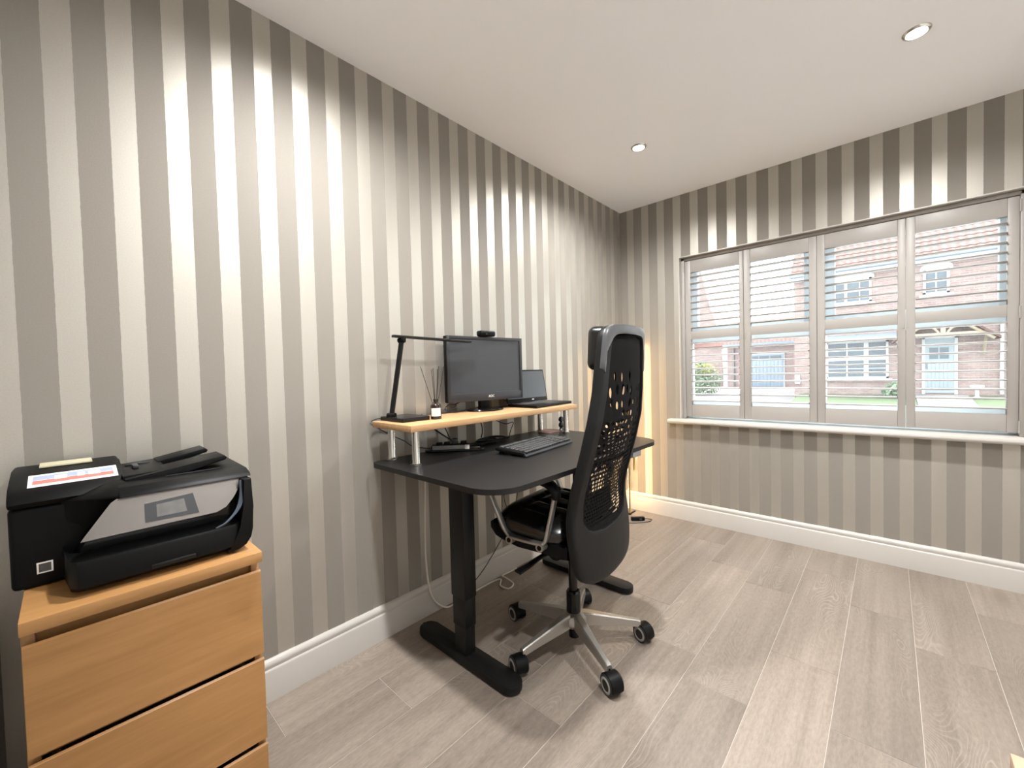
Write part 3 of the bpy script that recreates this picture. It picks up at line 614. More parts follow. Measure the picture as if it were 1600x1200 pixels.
sa = math.atan2(0.207, 0.191)
ps = thing('power_strip', 'grey fronted power strip with plugs on the desk under the riser', 'power strip', (0.150, -1.905, ZD), sa)
b = MB(); b.prism(rrect(-0.135, 0.135, -0.036, 0.036, 0.034, 8), 'z', 0.0005, 0.010, bev=0.003); b.build('base', mGlossBlack, ps)
b = MB(); b.box(-0.105, 0.065, -0.022, 0.024, 0.010, 0.030, 0.003); b.build('block', mBlackPl, ps)
b = MB(); b.box(-0.100, 0.046, -0.0245, -0.0215, 0.011, 0.029, 0.001); b.build('front_panel', M('strip_grey', (0.30, 0.29, 0.28), 0.45), ps)
b = MB(); b.box(0.046, 0.066, -0.0250, -0.0215, 0.010, 0.030, 0.001); b.build('white_end', mPaper, ps)
for i, x in enumerate((-0.070, -0.035, 0.0, 0.040)):
    b = MB(); hh = (0.010, 0.012, 0.026, 0.014)[i]; b.box(x-0.014, x+0.014, -0.014, 0.016, 0.0295, 0.030+hh, 0.004); b.build('plug', mBlackPl if i != 2 else mGreyPl, ps)

b = MB(); P = []
for i in range(37):
    a = i*2*PI/12+0.6; k = (i//12); rx_ = 0.030+0.010*k+0.004*math.sin(i*1.7); ry_ = 0.062+0.014*k+0.006*math.cos(i*1.3)
    P.append((0.098+0.008*k+rx_*math.cos(a), -1.655+0.010*k+ry_*math.sin(a), ZD+0.005+0.0035*k+0.006*(0.5+0.5*math.sin(i*0.9+k))))
P += [(0.11, -1.75, ZD+0.006), (0.13, -1.79, ZD+0.006)]
b.tube(P, 0.0034, 7, 5)
tag(b.build('cable_coil', mBlackCab), 'black cable coiled on the desk below the monitor', 'cable')
b = MB(); b.prism(rrect(0.085, 0.200, -1.262, -1.145, 0.008, 4), 'z', ZD+0.0003, ZD+0.0025); tag(b.build('plastic_card', mRedCard), 'flat reddish translucent card lying on the desk behind the keyboard', 'card')
tk = thing('hanging_trinket', 'small shiny dark blue ornament hanging from the riser on a thin cord', 'ornament', (0.2, -1.148, 0.79))
b = MB(); b.lathe([(0, 0.078), (0.012, 0.074), (0.018, 0.062), (0.016, 0.050), (0.008, 0.046), (0.013, 0.040), (0.018, 0.030), (0.016, 0.018), (0.009, 0.012), (0.014, 0.006), (0.012, -0.004), (0.0, -0.006)], (0, 0, 0.0), 20, 0.8, 1); b.build('body', mNavy, tk)
b = MB(); b.lathe([(0, 0.012), (0.005, 0.010), (0.006, 0.004), (0.0, 0.0)], (0.010, -0.012, -0.004), 12); b.build('white_tip', mPaper, tk)
b = MB(); b.tube([(0, 0, 0.077), (0.001, 0.001, 0.10), (-0.002, -0.004, ZB-0.0255-0.79)], 0.0012, 6); b.build('cord', mBlackCab, tk)

# loose cables
def cable(name, pts, r, m, lab, cat='cable', n=6):
    bb = MB(); bb.tube(pts, r, n, 6); return tag(bb.build(name, m), lab, cat)
cable('lamp_cable', [(0.030, -2.130, ZB+0.006), (0.022, -2.215, ZB+0.006), (0.030, -2.250, 0.935), (0.05, -2.215, 0.905), (0.055, -2.157, 0.870), (0.05, -2.105, 0.843), (0.05, -2.063, 0.814), (0.07, -2.00, 0.797), (0.085, -1.965, 0.80)], 0.0022, mBlackCab, 'thin black lamp cable drooping from the near end of the riser')
cable('monitor_cable', [(0.06, -1.72, 1.03), (0.05, -1.80, 0.985), (0.06, -1.858, 0.985), (0.06, -1.885, 0.965), (0.07, -1.848, 0.949), (0.06, -1.78, 0.948), (0.055, -1.70, 0.951), (0.05, -1.64, 0.960)], 0.0028, mBlackCab, 'black cable crossing behind the bottle and monitor on the riser')
cable('monitor_power_cable', [(0.05, -1.70, 1.04), (0.05, -1.79, 0.995), (0.065, -1.835, 0.968), (0.065, -1.885, 0.948), (0.040, -1.93, 0.947), (0.033, -1.90, 0.93), (0.032, -1.86, 0.86), (0.05, -1.84, 0.80), (0.10, -1.845, 0.806)], 0.0028, mBlackCab, 'black power lead looping down behind the monitor to the strip')
cable('laptop_cable', [(0.048, -1.60, 0.99), (0.05, -1.57, 0.998), (0.05, -1.50, 0.992), (0.05, -1.445, 0.972), (0.06, -1.41, 0.950), (0.065, -1.44, 0.9465), (0.05, -1.50, 0.9465), (0.045, -1.55, 0.947)], 0.0028, mBlackCab, 'black lead curling between the monitor and the laptop')
cable('strip_lead', [(0.034, -2.0, 0.948), (0.033, -1.99, 0.92), (0.10, -1.96, 0.870), (0.14, -1.925, 0.835), (0.150, -1.908, 0.835)], 0.0036, mBlackCab, 'pair of black leads running down from the riser to the plug')
cable('drop_cable', [(0.034, -1.68, 0.9470), (0.033, -1.68, 0.92), (0.08, -1.675, 0.88), (0.085, -1.671, 0.835), (0.09, -1.685, 0.805)], 0.0028, mBlackCab, 'black cable dropping straight from the riser into the coil')
cable('loop_cable', [(0.034, -1.60, 0.9470), (0.033, -1.60, 0.915), (0.09, -1.57, 0.880), (0.12, -1.534, 0.861), (0.12, -1.475, 0.862), (0.12, -1.496, 0.823), (0.12, -1.512, 0.784)], 0.0022, mBlackCab, 'thin black cable looping under the middle of the riser')
cable('wall_cable', [(0.028, -1.985, 0.755), (0.030, -1.99, 0.618), (0.030, -1.999, 0.407), (0.030, -1.998, 0.257), (0.031, -1.984, 0.131), (0.034, -1.954, 0.057), (0.040, -1.89, 0.006), (0.034, -1.807, 0.005), (0.033, -1.689, 0.005), (0.034, -1.575, 0.005), (0.050, -1.53, 0.005), (0.095, -1.58, 0.005), (0.149, -1.573, 0.005), (0.133, -1.520, 0.005), (0.067, -1.508, 0.010), (0.032, -1.50, 0.007), (0.030, -1.44, 0.005), (0.032, -1.38, 0.005)], 0.0040, mWhiteCab, 'white cable hanging down the wall and curling on the floor')
cable('under_desk_cable', [(0.33, -1.86, 0.756), (0.33, -1.837, 0.625), (0.33, -1.800, 0.588), (0.33, -1.760, 0.594), (0.33, -1.745, 0.756)], 0.0026, mBlackCab, 'black cable drooping in a shallow loop under the desk edge')
cable('hanging_lead', [(0.34, -1.803, 0.756), (0.34, -1.80, 0.60), (0.34, -1.802, 0.505), (0.34, -1.770, 0.510), (0.34, -1.785, 0.56), (0.34, -1.79, 0.62), (0.34, -1.788, 0.756)], 0.0018, mBlackCab, 'thin black lead hanging in a narrow loop under the desk')
cable('slanting_lead', [(0.33, -1.67, 0.756), (0.33, -1.684, 0.580), (0.33, -1.715, 0.50), (0.32, -1.77, 0.40), (0.33, -1.90, 0.30), (0.355, -2.0, 0.27), (0.3725, -2.032, 0.265)], 0.0018, mBlackCab, 'thin black lead slanting down behind the chair armrest to the desk leg')

# ---------------------------------------------------------------- office chair
ch = thing('office_chair', 'high backed black mesh office chair with leather seat and aluminium star base', 'chair', (0.6435, -1.7028, 0), math.radians(186.5))
def lerp(x, T):
    for (a, va), (c, vc) in zip(T, T[1:]):
        if x <= c: q = (x-a)/(c-a); q = max(0, min(1, q)); return va+(vc-va)*q
    return T[-1][1]
UP = [(0.34, -0.165), (0.45, -0.155), (0.5, -0.15), (0.56, -0.143), (0.6, -0.14), (0.65, -0.145), (0.7, -0.155), (0.75, -0.17), (0.85, -0.198), (0.95, -0.222), (1.05, -0.235), (1.15, -0.242), (1.30, -0.252)]
HW = [(0.352, 0.0), (0.353, 0.06), (0.357, 0.12), (0.366, 0.172), (0.382, 0.208), (0.405, 0.230), (0.44, 0.245), (0.5, 0.252), (0.56, 0.25), (0.65, 0.238), (0.75, 0.238), (0.85, 0.236), (0.95, 0.231), (1.05, 0.214), (1.15, 0.203), (1.24, 0.192), (1.262, 0.188), (1.275, 0.176), (1.284, 0.155), (1.288, 0.11), (1.289, 0.0)]
HI = [(0.532, 0.0), (0.533, 0.06), (0.540, 0.12), (0.556, 0.165), (0.585, 0.192), (0.65, 0.198), (0.75, 0.198), (0.85, 0.197), (0.95, 0.193), (1.05, 0.178), (1.15, 0.169), (1.222, 0.160), (1.242, 0.150), (1.252, 0.132), (1.257, 0.09), (1.258, 0.0)]
def uu(z, l):
    h = max(0.19, lerp(max(z, 0.46), HW)); q = min(1.2, abs(l)/h); return lerp(z, UP)-0.030*(1-q*q)
def outline(T, n=120, cz=0.83):
    """radius along n directions from (0,cz) to the closed outline T (symmetrical)"""
    poly = [(h, z) for z, h in T]+[(-h, z) for z, h in T[::-1]]; out = []
    for i in range(n):
        a = 2*PI*i/n; d = (math.cos(a), math.sin(a)); best = 0
        for (x0, y0), (x1, y1) in zip(poly, poly[1:]+poly[:1]):
            ex, ey = x1-x0, y1-y0; det = d[0]*(-ey)-d[1]*(-ex)
            if abs(det) < 1e-12: continue
            rx, ry = x0, y0-cz; tt = (rx*(-ey)-ry*(-ex))/det; ss = (d[0]*ry-d[1]*rx)/det
            if tt > 0 and -1e-6 <= ss <= 1+1e-6: best = max(best, tt)
        out.append((d[0]*best, cz+d[1]*best))
    return out
NO = 160
OUT = outline(HW, NO); INN = outline(HI, NO)
def lz(i, k): return (OUT[i][0]*(1-k)+INN[i][0]*k, OUT[i][1]*(1-k)+INN[i][1]*k)
b = MB(); rear = []; front = []
for i in range(NO):
    rr, fr_ = [], []
    for k, du in ((0, 0.010), (0.05, 0.003), (0.15, 0.0), (0.3, 0), (0.45, 0), (0.6, 0), (0.75, 0), (0.9, 0.0), (0.98, 0.0), (1, 0.002)):
        l_, z_ = lz(i, k); rr.append(b.v(uu(z_, l_)+du, l_, z_))
    for k, du in ((1, 0.022), (0.6, 0.030), (0.1, 0.036), (0, 0.028)):
        l_, z_ = lz(i, k); fr_.append(b.v(uu(z_, l_)+du, l_, z_))
    rear.append(rr+fr_)
for i in range(NO):
    A, B_ = rear[i], rear[(i+1) % NO]; n = len(A)
    for k in range(n): b.f([A[k], A[(k+1) % n], B_[(k+1) % n], B_[k]])
b.build('back_frame', mShell, ch, ang=35)
# grey rim round the head panel
hi = [i for i in range(NO) if OUT[i][1] > 1.135]
b = MB(); R_ = []
for i in hi:
    sec = []
    ke = 0.40+0.58*max(0, min(1, (OUT[i][1]-1.22)/0.06))
    for k, du in ((-0.03, 0.012), (-0.02, 0.0), (0.25*ke, -0.004), (0.75*ke, -0.003), (ke, 0.0), (ke, 0.010)):
        l_, z_ = lz(i, k); sec.append(b.v(uu(z_, l_)+du, l_, z_))
    R_.append(sec)
for A, B_ in zip(R_, R_[1:]):
    for k in range(len(A)-1): b.f([A[k], A[k+1], B_[k+1], B_[k]])
    b.f([A[-1], A[0], B_[0], B_[-1]])
b.f(R_[0]); b.f(R_[-1][::-1]); b.build('head_frame', mHeadGrey, ch, ang=60)
# solid head panel and the open mesh with its lens shaped holes
def inner(z): return max(0.001, lerp(z, HI))+0.006
b = MB(); b.grid([[Vector((uu(z, l)+0.012, l, z)) for l in [inner(z)*(q/8-1) for q in range(17)]] for z in [1.128+0.132*i/10 for i in range(11)]])
b.build('head_panel', mFabric, ch)
def mesh_layer(name, du, ks, kx, phase, grow):
    b = MB(); z = 1.128; row = 0
    while z > 0.540:
        dz = ks*lerp(z, [(0.54, 0.0115), (0.70, 0.0145), (0.85, 0.0215), (0.95, 0.028), (1.02, 0.042), (1.09, 0.052), (1.13, 0.046)])
        dl_ = kx*lerp(z, [(0.54, 0.013), (0.70, 0.018), (0.85, 0.029), (0.95, 0.036), (1.05, 0.038), (1.13, 0.036)])
        z2 = max(z-dz, 0.534); zc = (z+z2)/2; h = inner(zc); nc = max(3, int(2*h/dl_)); off = (phase+(0.5 if row % 2 else 0.0)) % 1
        xs = [-h]+[(-h+(i+off)*2*h/nc) for i in range(0 if off else 1, nc)]+[h]
        for xa, xb in zip(xs, xs[1:]):
            if xb-xa < 1e-4: continue
            xc = (xa+xb)/2; edge = abs(xc) > h-0.026
            rx = grow*0.5*(xb-xa)*lerp(zc, [(0.54, 0.66), (0.8, 0.76), (0.95, 0.74), (1.06, 0.60), (1.13, 0.52)]); rz_ = grow*0.5*(z-z2)*lerp(zc, [(0.54, 0.64), (0.8, 0.70), (0.95, 0.70), (1.13, 0.88)])
            k = random.uniform(0.55, 1.0) if zc > 0.97 else random.uniform(0.85, 1.05)
            if xc < -0.03 and zc > 0.93: k *= 0.7
            rx *= k; rz_ *= (0.6+0.4*k)
            jt = 0.13 if zc > 0.955 else 0.02; xc += random.uniform(-jt, jt)*(xb-xa); zj = zc+random.uniform(-jt, jt)*(z-z2)
            skip = random.random() < ((0.30 if xc > -0.02 else 0.62) if zc > 0.955 else 0.03)
            if edge or skip or (xb-xa) < 0.6*dl_ or zc < 0.555:
                b.f([b.v(uu(q, p)+du, p, q) for p, q in ((xa, z2), (xb, z2), (xb, z), (xa, z))]); continue
            sq = []
            for i in range(12):
                a = 2*PI*i/12+PI/4; ca, sa_ = math.cos(a), math.sin(a); m_ = max(abs(ca), abs(sa_)); sq.append(((xa+xb)/2+ca/m_*(xb-xa)/2, zc+sa_/m_*(z-z2)/2))
            tl = (0.30 if xc > 0 else -0.30) if zc > 1.0 else 0.16
            el = [(xc+rx*math.cos(2*PI*i/12+PI/4)+tl*rz_*0.3*math.sin(2*PI*i/12+PI/4), zj+rz_*math.sin(2*PI*i/12+PI/4)) for i in range(12)]
            b.skin([b.v(uu(q, p)+du, p, q) for p, q in sq], [b.v(uu(q, p)+du, p, q) for p, q in el])
        z = z2; row += 1
    return b.build(name, mFabric, ch)
mesh_layer('back_mesh', 0.010, 1.0, 1.0, 0.0, 1.0)
mesh_layer('inner_mesh', 0.034, 1.13, 1.09, 0.25, 1.12)
b = MB(); b.grid([[Vector((uu(z, l)+0.055, l, z)) for l in [0.172*(q/8-1) for q in range(17)]] for z in (0.545, 0.56, 0.58, 0.60, 0.62, 0.64, 0.658)])
r_ = bmesh.ops.solidify(b.bm, geom=b.bm.faces[:], thickness=0.012); b.build('lumbar_pad', mFabric, ch)
# headrest pad
b = MB(); b.box(-0.055, 0.030, -0.165, 0.165, -0.078, 0.078, 0.026, 5); bmesh.ops.transform(b.bm, matrix=Matrix.Translation((-0.188, 0, 1.208)) @ Matrix.Rotation(math.radians(-3), 4, 'Y'), verts=b.bm.verts[:])
hr = b.build('headrest', mLeather, ch, ang=60)
b = MB(); b.box(-0.232, -0.205, -0.150, 0.150, 1.140, 1.270, 0.008, 3); b.build('headrest_bracket', mBlackPl, hr)
# seat
def superell(a, n=4.5): c, s_ = math.cos(a), math.sin(a); return (abs(c)**(2/n)*(1 if c > 0 else -1), abs(s_)**(2/n)*(1 if s_ > 0 else -1))
b = MB(); NA = 72; rings = []
def seat_z(u_, l_, r):
    z = 0.588-0.042*r**7-0.010*max(0, (u_-0.16)/0.1)**2
    z += 0.010*math.exp(-((u_-0.15)/0.10)**2)-0.006*math.exp(-((u_+0.02)/0.12)**2)
    for lk in (-0.145, -0.05, 0.05, 0.145): z -= 0.016*math.exp(-((l_-lk)/0.011)**2)*(1-r**6)*(1 if u_ < 0.12 else max(0, 1-(u_-0.12)/0.04))
    for uk in (0.135,): z -= 0.010*math.exp(-((u_-uk)/0.012)**2)*(1-r**8)
    return z
for r in [0.0]+[i/26 for i in range(1, 27)]:
    if r == 0: rings.append([b.v(0.0775, 0, seat_z(0.0775, 0, 0))]); continue
    rr = []
    for i in range(NA):
        sx, sy = superell(2*PI*i/NA, 4.5 if r > 0.6 else 3.5); u_ = 0.0775+0.1775*r*sx; l_ = 0.232*r*sy; rr.append(b.v(u_, l_, seat_z(u_, l_, r)))
    rings.append(rr)
for k, (g, z) in enumerate(((1.012, 0.535), (1.012, 0.520), (0.985, 0.503))):
    rings.append([b.v(0.0775+0.1775*g*superell(2*PI*i/NA)[0], 0.232*g*superell(2*PI*i/NA)[1], z-0.0*k) for i in range(NA)])
for i in range(NA): b.f([rings[0][0], rings[1][i], rings[1][(i+1) % NA]])
for A, B_ in zip(rings[1:], rings[2:]): b.skin(A, B_)
b.f(rings[-1]); b.build('seat_cushion', mLeather, ch, ang=60)
b = MB(); b.prism([(-0.095, 0.502), (-0.095, 0.445), (-0.05, 0.440), (0.12, 0.462), (0.20, 0.458), (0.235, 0.470), (0.262, 0.500), (0.262, 0.525), (0.245, 0.535), (0.20, 0.512)], 'y', -0.215, 0.215, bev=0.012); b.build('seat_shell', mBlackPl, ch)
# mechanism, lever, back bracket
b = MB(); b.box(-0.13, 0.10, -0.085, 0.085, 0.385, 0.446, 0.018, 3); b.cyl((0.02, -0.11, 0.415), (0.02, 0.11, 0.415), 0.034, n=24); b.build('tilt_mechanism', mBlackPl, ch)
b = MB(); b.ribbon([(0.03, 0.09, 0.415), (0.055, 0.16, 0.405), (0.065, 0.225, 0.396), (0.075, 0.285, 0.392)], lambda q: 0.016+0.020*q*q, lambda q: 0.016-0.006*q, (1, -0.25, 0)); b.build('lever', mBlackPl, ch)
b = MB(); b.ribbon([(-0.08, 0, 0.43), (-0.12, 0, 0.415), (-0.140, 0, 0.44), (-0.145, 0, 0.50)], 0.11, 0.03, (0, 1, 0)); b.build('back_bracket', mBlackPl, ch)
# gas column
b = MB(); b.cyl((0, 0, 0.13), (0, 0, 0.215), 0.029, n=28); b.cyl((0, 0, 0.215), (0, 0, 0.222), 0.029, 0.024, n=28); b.cyl((0, 0, 0.222), (0, 0, 0.40), 0.018, n=24); b.cyl((0, 0, 0.028), (0, 0, 0.10), 0.021, n=24); b.build('gas_column', mGlossBlack, ch)
# armrests
def lat(pts, s_): return [(u_, s_*l_, z) for u_, l_, z in pts]
for s_ in (1, -1):
    b = MB()
    loop = [(0.262, 0.243, 0.700), (0.228, 0.243, 0.650), (0.203, 0.243, 0.600), (0.178, 0.242, 0.550), (0.160, 0.240, 0.518), (0.135, 0.240, 0.500), (0.09, 0.240, 0.497), (0.04, 0.240, 0.497), (0.0, 0.240, 0.499), (-0.022, 0.241, 0.515), (-0.035, 0.242, 0.560), (-0.050, 0.243, 0.615), (-0.062, 0.243, 0.665), (-0.068, 0.243, 0.690)]
    b.ribbon(lat(loop, s_), 0.026, 0.012, (0, 1, 0), 4); arm = b.build('armrest', mAlu, ch, ang=50)
    b = MB(); b.ribbon(lat([(-0.072, 0.243, 0.676), (-0.070, 0.243, 0.700), (-0.050, 0.243, 0.722), (-0.010, 0.243, 0.734), (0.05, 0.243, 0.737), (0.15, 0.243, 0.730), (0.23, 0.243, 0.722), (0.275, 0.243, 0.712)], s_), lambda q: 0.034+0.016*math.sin(PI*min(1, q*1.25)), lambda q: 0.022, (0, 1, 0), 5); b.build('armrest_pad', mBlackPl, arm, ang=60)
    for u_ in (0.133, -0.004):
        b = MB(); b.cyl((u_, s_*0.225, 0.490), (u_, s_*0.259, 0.490), 0.0155, n=24); b.build('bolt_collar', mAlu, arm)
        b = MB(); b.cyl((u_, s_*0.255, 0.490), (u_, s_*0.2605, 0.490), 0.009, n=20); b.build('bolt', mBlackPl, arm)
# star base with castors
b = MB(); b.lathe([(0.026, 0.135), (0.040, 0.132), (0.052, 0.118), (0.056, 0.095), (0.048, 0.082), (0.026, 0.080)], n=40); b.build('hub', mAlu, ch)
a0 = math.radians(-29.2-186.5)
base_leg = None; castor = None
for k in range(5):
    a = a0+k*2*PI/5
    if base_leg is None:
        b = MB(); secs = []
        for r, w, zt, hgt in ((0.030, 0.052, 0.134, 0.044), (0.070, 0.046, 0.129, 0.046), (0.13, 0.038, 0.117, 0.040), (0.20, 0.031, 0.103, 0.032), (0.262, 0.027, 0.091, 0.026), (0.275, 0.025, 0.087, 0.024)):
            secs.append([b.v(r, q[0]*w/2, zt-hgt*q[1]) for q in ((-0.55, 0), (0.55, 0), (0.8, 0.12), (1.0, 1.0), (-1.0, 1.0), (-0.8, 0.12))])
        for A, B_ in zip(secs, secs[1:]): b.skin(A, B_)
        b.f(secs[0][::-1]); b.f(secs[-1]); base_leg = b.build('base_leg', mAlu, ch, ang=30); bl = base_leg
        b = MB(); b.cyl((0.268, 0, 0.050), (0.268, 0, 0.075), 0.008, n=12); b.build('stem', mBlackPl, bl)
    else:
        bl = dup(base_leg, parent=ch)
        dup(base_leg.children[0], parent=bl)
    bl.rotation_euler = (0, 0, a)
    # castor: hood and two wheels, trailing
    sw = [-0.55, -0.40, -0.62, -0.35, -0.5][k]
    R_c = 0.034; pos = Vector((0.290*math.cos(a), 0.290*math.sin(a), 0))
    if castor is None:
        b = MB(); b.lathe([(0.0, -0.010), (R_c*0.7, -0.010), (R_c*0.72, -0.0245), (R_c+0.002, -0.0245), (R_c+0.004, -0.022), (R_c+0.004, 0.022), (R_c+0.002, 0.0245), (R_c*0.72, 0.0245), (R_c*0.7, 0.010), (0.0, 0.010)], n=28)
        bmesh.ops.transform(b.bm, matrix=Matrix.Translation((0, 0, R_c)) @ Matrix.Rotation(PI/2, 4, 'X'), verts=b.bm.verts[:])
        dels = [f for f in b.bm.faces if f.calc_center_median().z < R_c*0.75 or (f.calc_center_median().x > R_c*0.35 and f.calc_center_median().z < R_c*1.15)]; bmesh.ops.delete(b.bm, geom=dels, context='FACES')
        castor = b.build('castor', mBlackPl, ch)
        for s_ in (1, -1):
            b = MB(); b.lathe([(0.0, 0.009), (0.022, 0.009), (0.024, 0.012), (0.031, 0.012), (R_c, 0.015), (R_c, 0.025), (R_c-0.003, 0.028), (0.0, 0.028)], n=32)
            bmesh.ops.transform(b.bm, matrix=Matrix.Translation((0, 0, R_c)) @ Matrix.Rotation(s_*PI/2, 4, 'X'), verts=b.bm.verts[:]); b.build('wheel', mRubber, castor)
            b = MB(); b.lathe([(0.0185, 0.0275), (0.0195, 0.0292), (0.0262, 0.0292), (0.0285, 0.0275)], n=32)
            bmesh.ops.transform(b.bm, matrix=Matrix.Translation((0, 0, R_c)) @ Matrix.Rotation(s_*PI/2, 4, 'X'), verts=b.bm.verts[:]); b.build('wheel_band', mTyreRim, castor)
        cs = castor
    else:
        cs = dup(castor, parent=ch)
        for g in list(castor.children): dup(g, parent=cs)
    cs.location = pos; cs.rotation_euler = (0, 0, sw)

# ---------------------------------------------------------------- corner floor lamp and its switch
lx, ly = 0.118, -0.155
fl_ = thing('floor_lamp', 'slim warm glowing corner floor lamp behind the chair', 'lamp', (lx, ly, 0))
b = MB(); b.cyl((0, 0, 0.001), (0, 0, 0.012), 0.012, n=16); b.box(-0.075, 0.01, -0.006, 0.006, 0.001, 0.010, 0.002); b.box(-0.006, 0.006, -0.01, 0.09, 0.001, 0.010, 0.002); b.build('base', mBlackMetal, fl_)
b = MB(); b.box(-0.005, 0.006, -0.006, 0.005, 0.010, 1.32, 0.0015); b.build('pole', mBrass, fl_)
b = MB(); b.box(-0.010, -0.0052, 0.0048, 0.0095, 0.05, 1.31, M=None); b.build('led_strip', mLed, fl_)
b = MB(); b.box(-0.05, 0.05, -0.016, 0.016, 0.001, 0.026, 0.004, M=Matrix.Translation((0.222, -0.235, 0)) @ Matrix.Rotation(math.radians(44), 4, 'Z'))
fs = tag(b.build('foot_switch', mBlackPl), 'black inline foot switch box on the floor beside the corner lamp', 'switch')
b = MB(); b.box(-0.008, 0.012, -0.020, -0.010, 0.006, 0.020, 0.002, M=Matrix.Translation((0.235, -0.23, 0)) @ Matrix.Rotation(math.radians(44), 4, 'Z')); b.build('rocker', mGreyPl, fs)
cable('switch_cord', [(0.258, -0.20, 0.012), (0.285, -0.165, 0.005), (0.30, -0.165, 0.004), (0.305, -0.20, 0.004), (0.285, -0.245, 0.004), (0.25, -0.29, 0.004), (0.20, -0.33, 0.004), (0.12, -0.34, 0.004)], 0.0022, mBlackCab, 'thin black cord looping round the foot switch on the floor', 'cord')

# pale wooden box whose corner enters at the lower right
t = thing('low_cabinet', 'pale peach wooden cabinet corner at the lower right edge', 'cabinet', (1.77, -1.99, 0))
b = MB(); b.box(0.004, 0.43, -0.55, 0.028, 0.386, 0.414, 0.002); b.build('top', mPeach, t)
b = MB(); b.box(0.012, 0.42, -0.54, 0.018, 0.0, 0.386, 0.001); b.build('body', mPeach, t)

# ---------------------------------------------------------------- outdoors
b = MB(); b.box(-40, 40, 0.32, 60, -1.2, -0.62); struct(b.build('road', mRoad, smooth=False))
b = MB(); b.prism([(11.0, -0.62), (13.2, -0.50), (18.2, -0.05), (18.2, -0.7), (11.0, -0.7)], 'x', -1.2, 7.5); struct(b.build('lawn', mLawn, smooth=False))
b = MB(); b.prism([(12.6, -0.52), (18.1, -0.03), (18.1, -0.2), (12.6, -0.6)], 'x', 2.3, 3.6); struct(b.build('path', mPath, smooth=False))
b = MB(); b.prism([(9.6, -0.62), (28.0, -0.19), (28.0, -0.7), (9.6, -0.7)], 'x', -9, -1.2); struct(b.build('driveway', mPath, smooth=False))
hs_ = thing('brick_house', 'two storey pale brick house with red pantile roof across the road', 'house', (2.5, 18, 0))
def hm(b_): bmesh.ops.translate(b_.bm, verts=b_.bm.verts[:], vec=(-2.5, -18, 0)); return b_
b = MB(); b.box(-1.38, 7.5, 18, 24.5, -0.4, 4.78); hm(b).build('wall', mBrick, hs_, smooth=False)
# pantile roof: stepped courses with a rolled profile
b = MB(); nx = int(9.1/0.0367); tanp = 0.95
for c in range(14):
    yb = 17.72+c*0.24; rows_ = []
    for k, (dy, dz) in enumerate(((0.0, -0.03), (0.0, 0.035), (0.26, 0.0))):
        rows_.append([Vector((-1.48+0.0367*i, yb+dy, 4.84+(yb+dy-17.72)*tanp+dz+0.011*math.sin(2*PI*i/6))) for i in range(nx+1)])
    b.grid(rows_)
stuff(hm(b).build('roof_tiles', mPantile, hs_))
b = MB(); b.prism([(17.75, 4.79), (21.2, 8.1), (24.7, 4.79)], 'x', -1.35, 7.4); hm(b).build('roof', mPantile, hs_)
b = MB(); b.box(-1.45, 7.5, 17.68, 18.0, 4.66, 4.83, 0.02); hm(b).build('fascia', mRender, hs_)
b = MB(); b.tube([(-1.5, 17.64, 4.82), (7.5, 17.64, 4.82)], 0.06, 10, 0); hm(b).build('gutter', mLead, hs_)
def house_window(x0, x1, z0, z1, vbars, hbars, arch=False, D=18.0, parent=hs_, f=0.07):
    bb = MB(); y0, y1 = D-0.05, D+0.04
    bb.box(x0, x0+f, y0, y1, z0, z1); bb.box(x1-f, x1, y0, y1, z0, z1); bb.box(x0, x1, y0, y1, z0, z0+f); bb.box(x0, x1, y0, y1, z1-f, z1)
    for x, w in vbars: bb.box(x-w/2, x+w/2, y0+0.01, y1, z0+f, z1-f)
    for z, w in hbars: bb.box(x0+f, x1-f, y0+0.015, y1, z-w/2, z+w/2)
    w_ = hm(bb).build('window', mRender, parent)
    xs = [x0+f]+sorted(x for x, w in vbars)+[x1-f]; zs = [z0+f]+sorted(z for z, w in hbars)+[z1-f]
    for xa, xb in zip(xs, xs[1:]):
        for za, zb_ in zip(zs, zs[1:]):
            bb = MB(); bb.box(xa, xb, D-0.02, D-0.005, za, zb_); hm(bb).build('pane', mDarkGlass, w_)
    bb = MB(); bb.box(x0-0.1, x1+0.1, D-0.12, D, z0-0.09, z0, 0.01); hm(bb).build('sill', mRender, w_)
    if arch:
        bb = MB(); n = 14; xm = (x0+x1)/2; ha = 0.20; P = [(x0-0.08, z1-0.02)]+[(xm+(x1-x0+0.16)/2*math.cos(PI-PI*i/n), z1+0.06+ha*math.sin(PI*i/n)) for i in range(n+1)]+[(x1+0.08, z1-0.02)]
        bb.prism(P, 'y', D-0.04, D); hm(bb).build('arch_lintel', mRender, w_)
house_window(2.50, 3.16, 3.55, 4.42, [(2.83, 0.035)], [(4.0, 0.035)], arch=True)
house_window(-0.30, 1.10, 3.52, 4.46, [(0.33, 0.09), (0.75, 0.03)], [(3.98, 0.03)], arch=True)
house_window(-0.30, 1.58, 0.56, 2.02, [(0.36, 0.045), (0.94, 0.14)], [(1.66, 0.03), (1.33, 0.12), (0.95, 0.03)])
b = MB(); b.prism([(17.55, 2.10), (18.0, 2.28), (18.0, 2.10)], 'x', -0.5, 1.80); hm(b).build('canopy', mLead, hs_)
b = MB(); b.box(-0.5, 1.8, 17.53, 17.58, 2.04, 2.11); hm(b).build('canopy_fascia', mRender, hs_)
b = MB(); b.box(2.47, 2.55, 17.93, 18.02, -0.02, 2.04); b.box(3.28, 3.36, 17.93, 18.02, -0.02, 2.04); b.box(2.47, 3.36, 17.93, 18.02, 1.96, 2.05); fr_ = hm(b).build('door_frame', mRender, hs_)
b = MB(); b.box(2.55, 3.28, 17.95, 18.01, 0.02, 1.96)
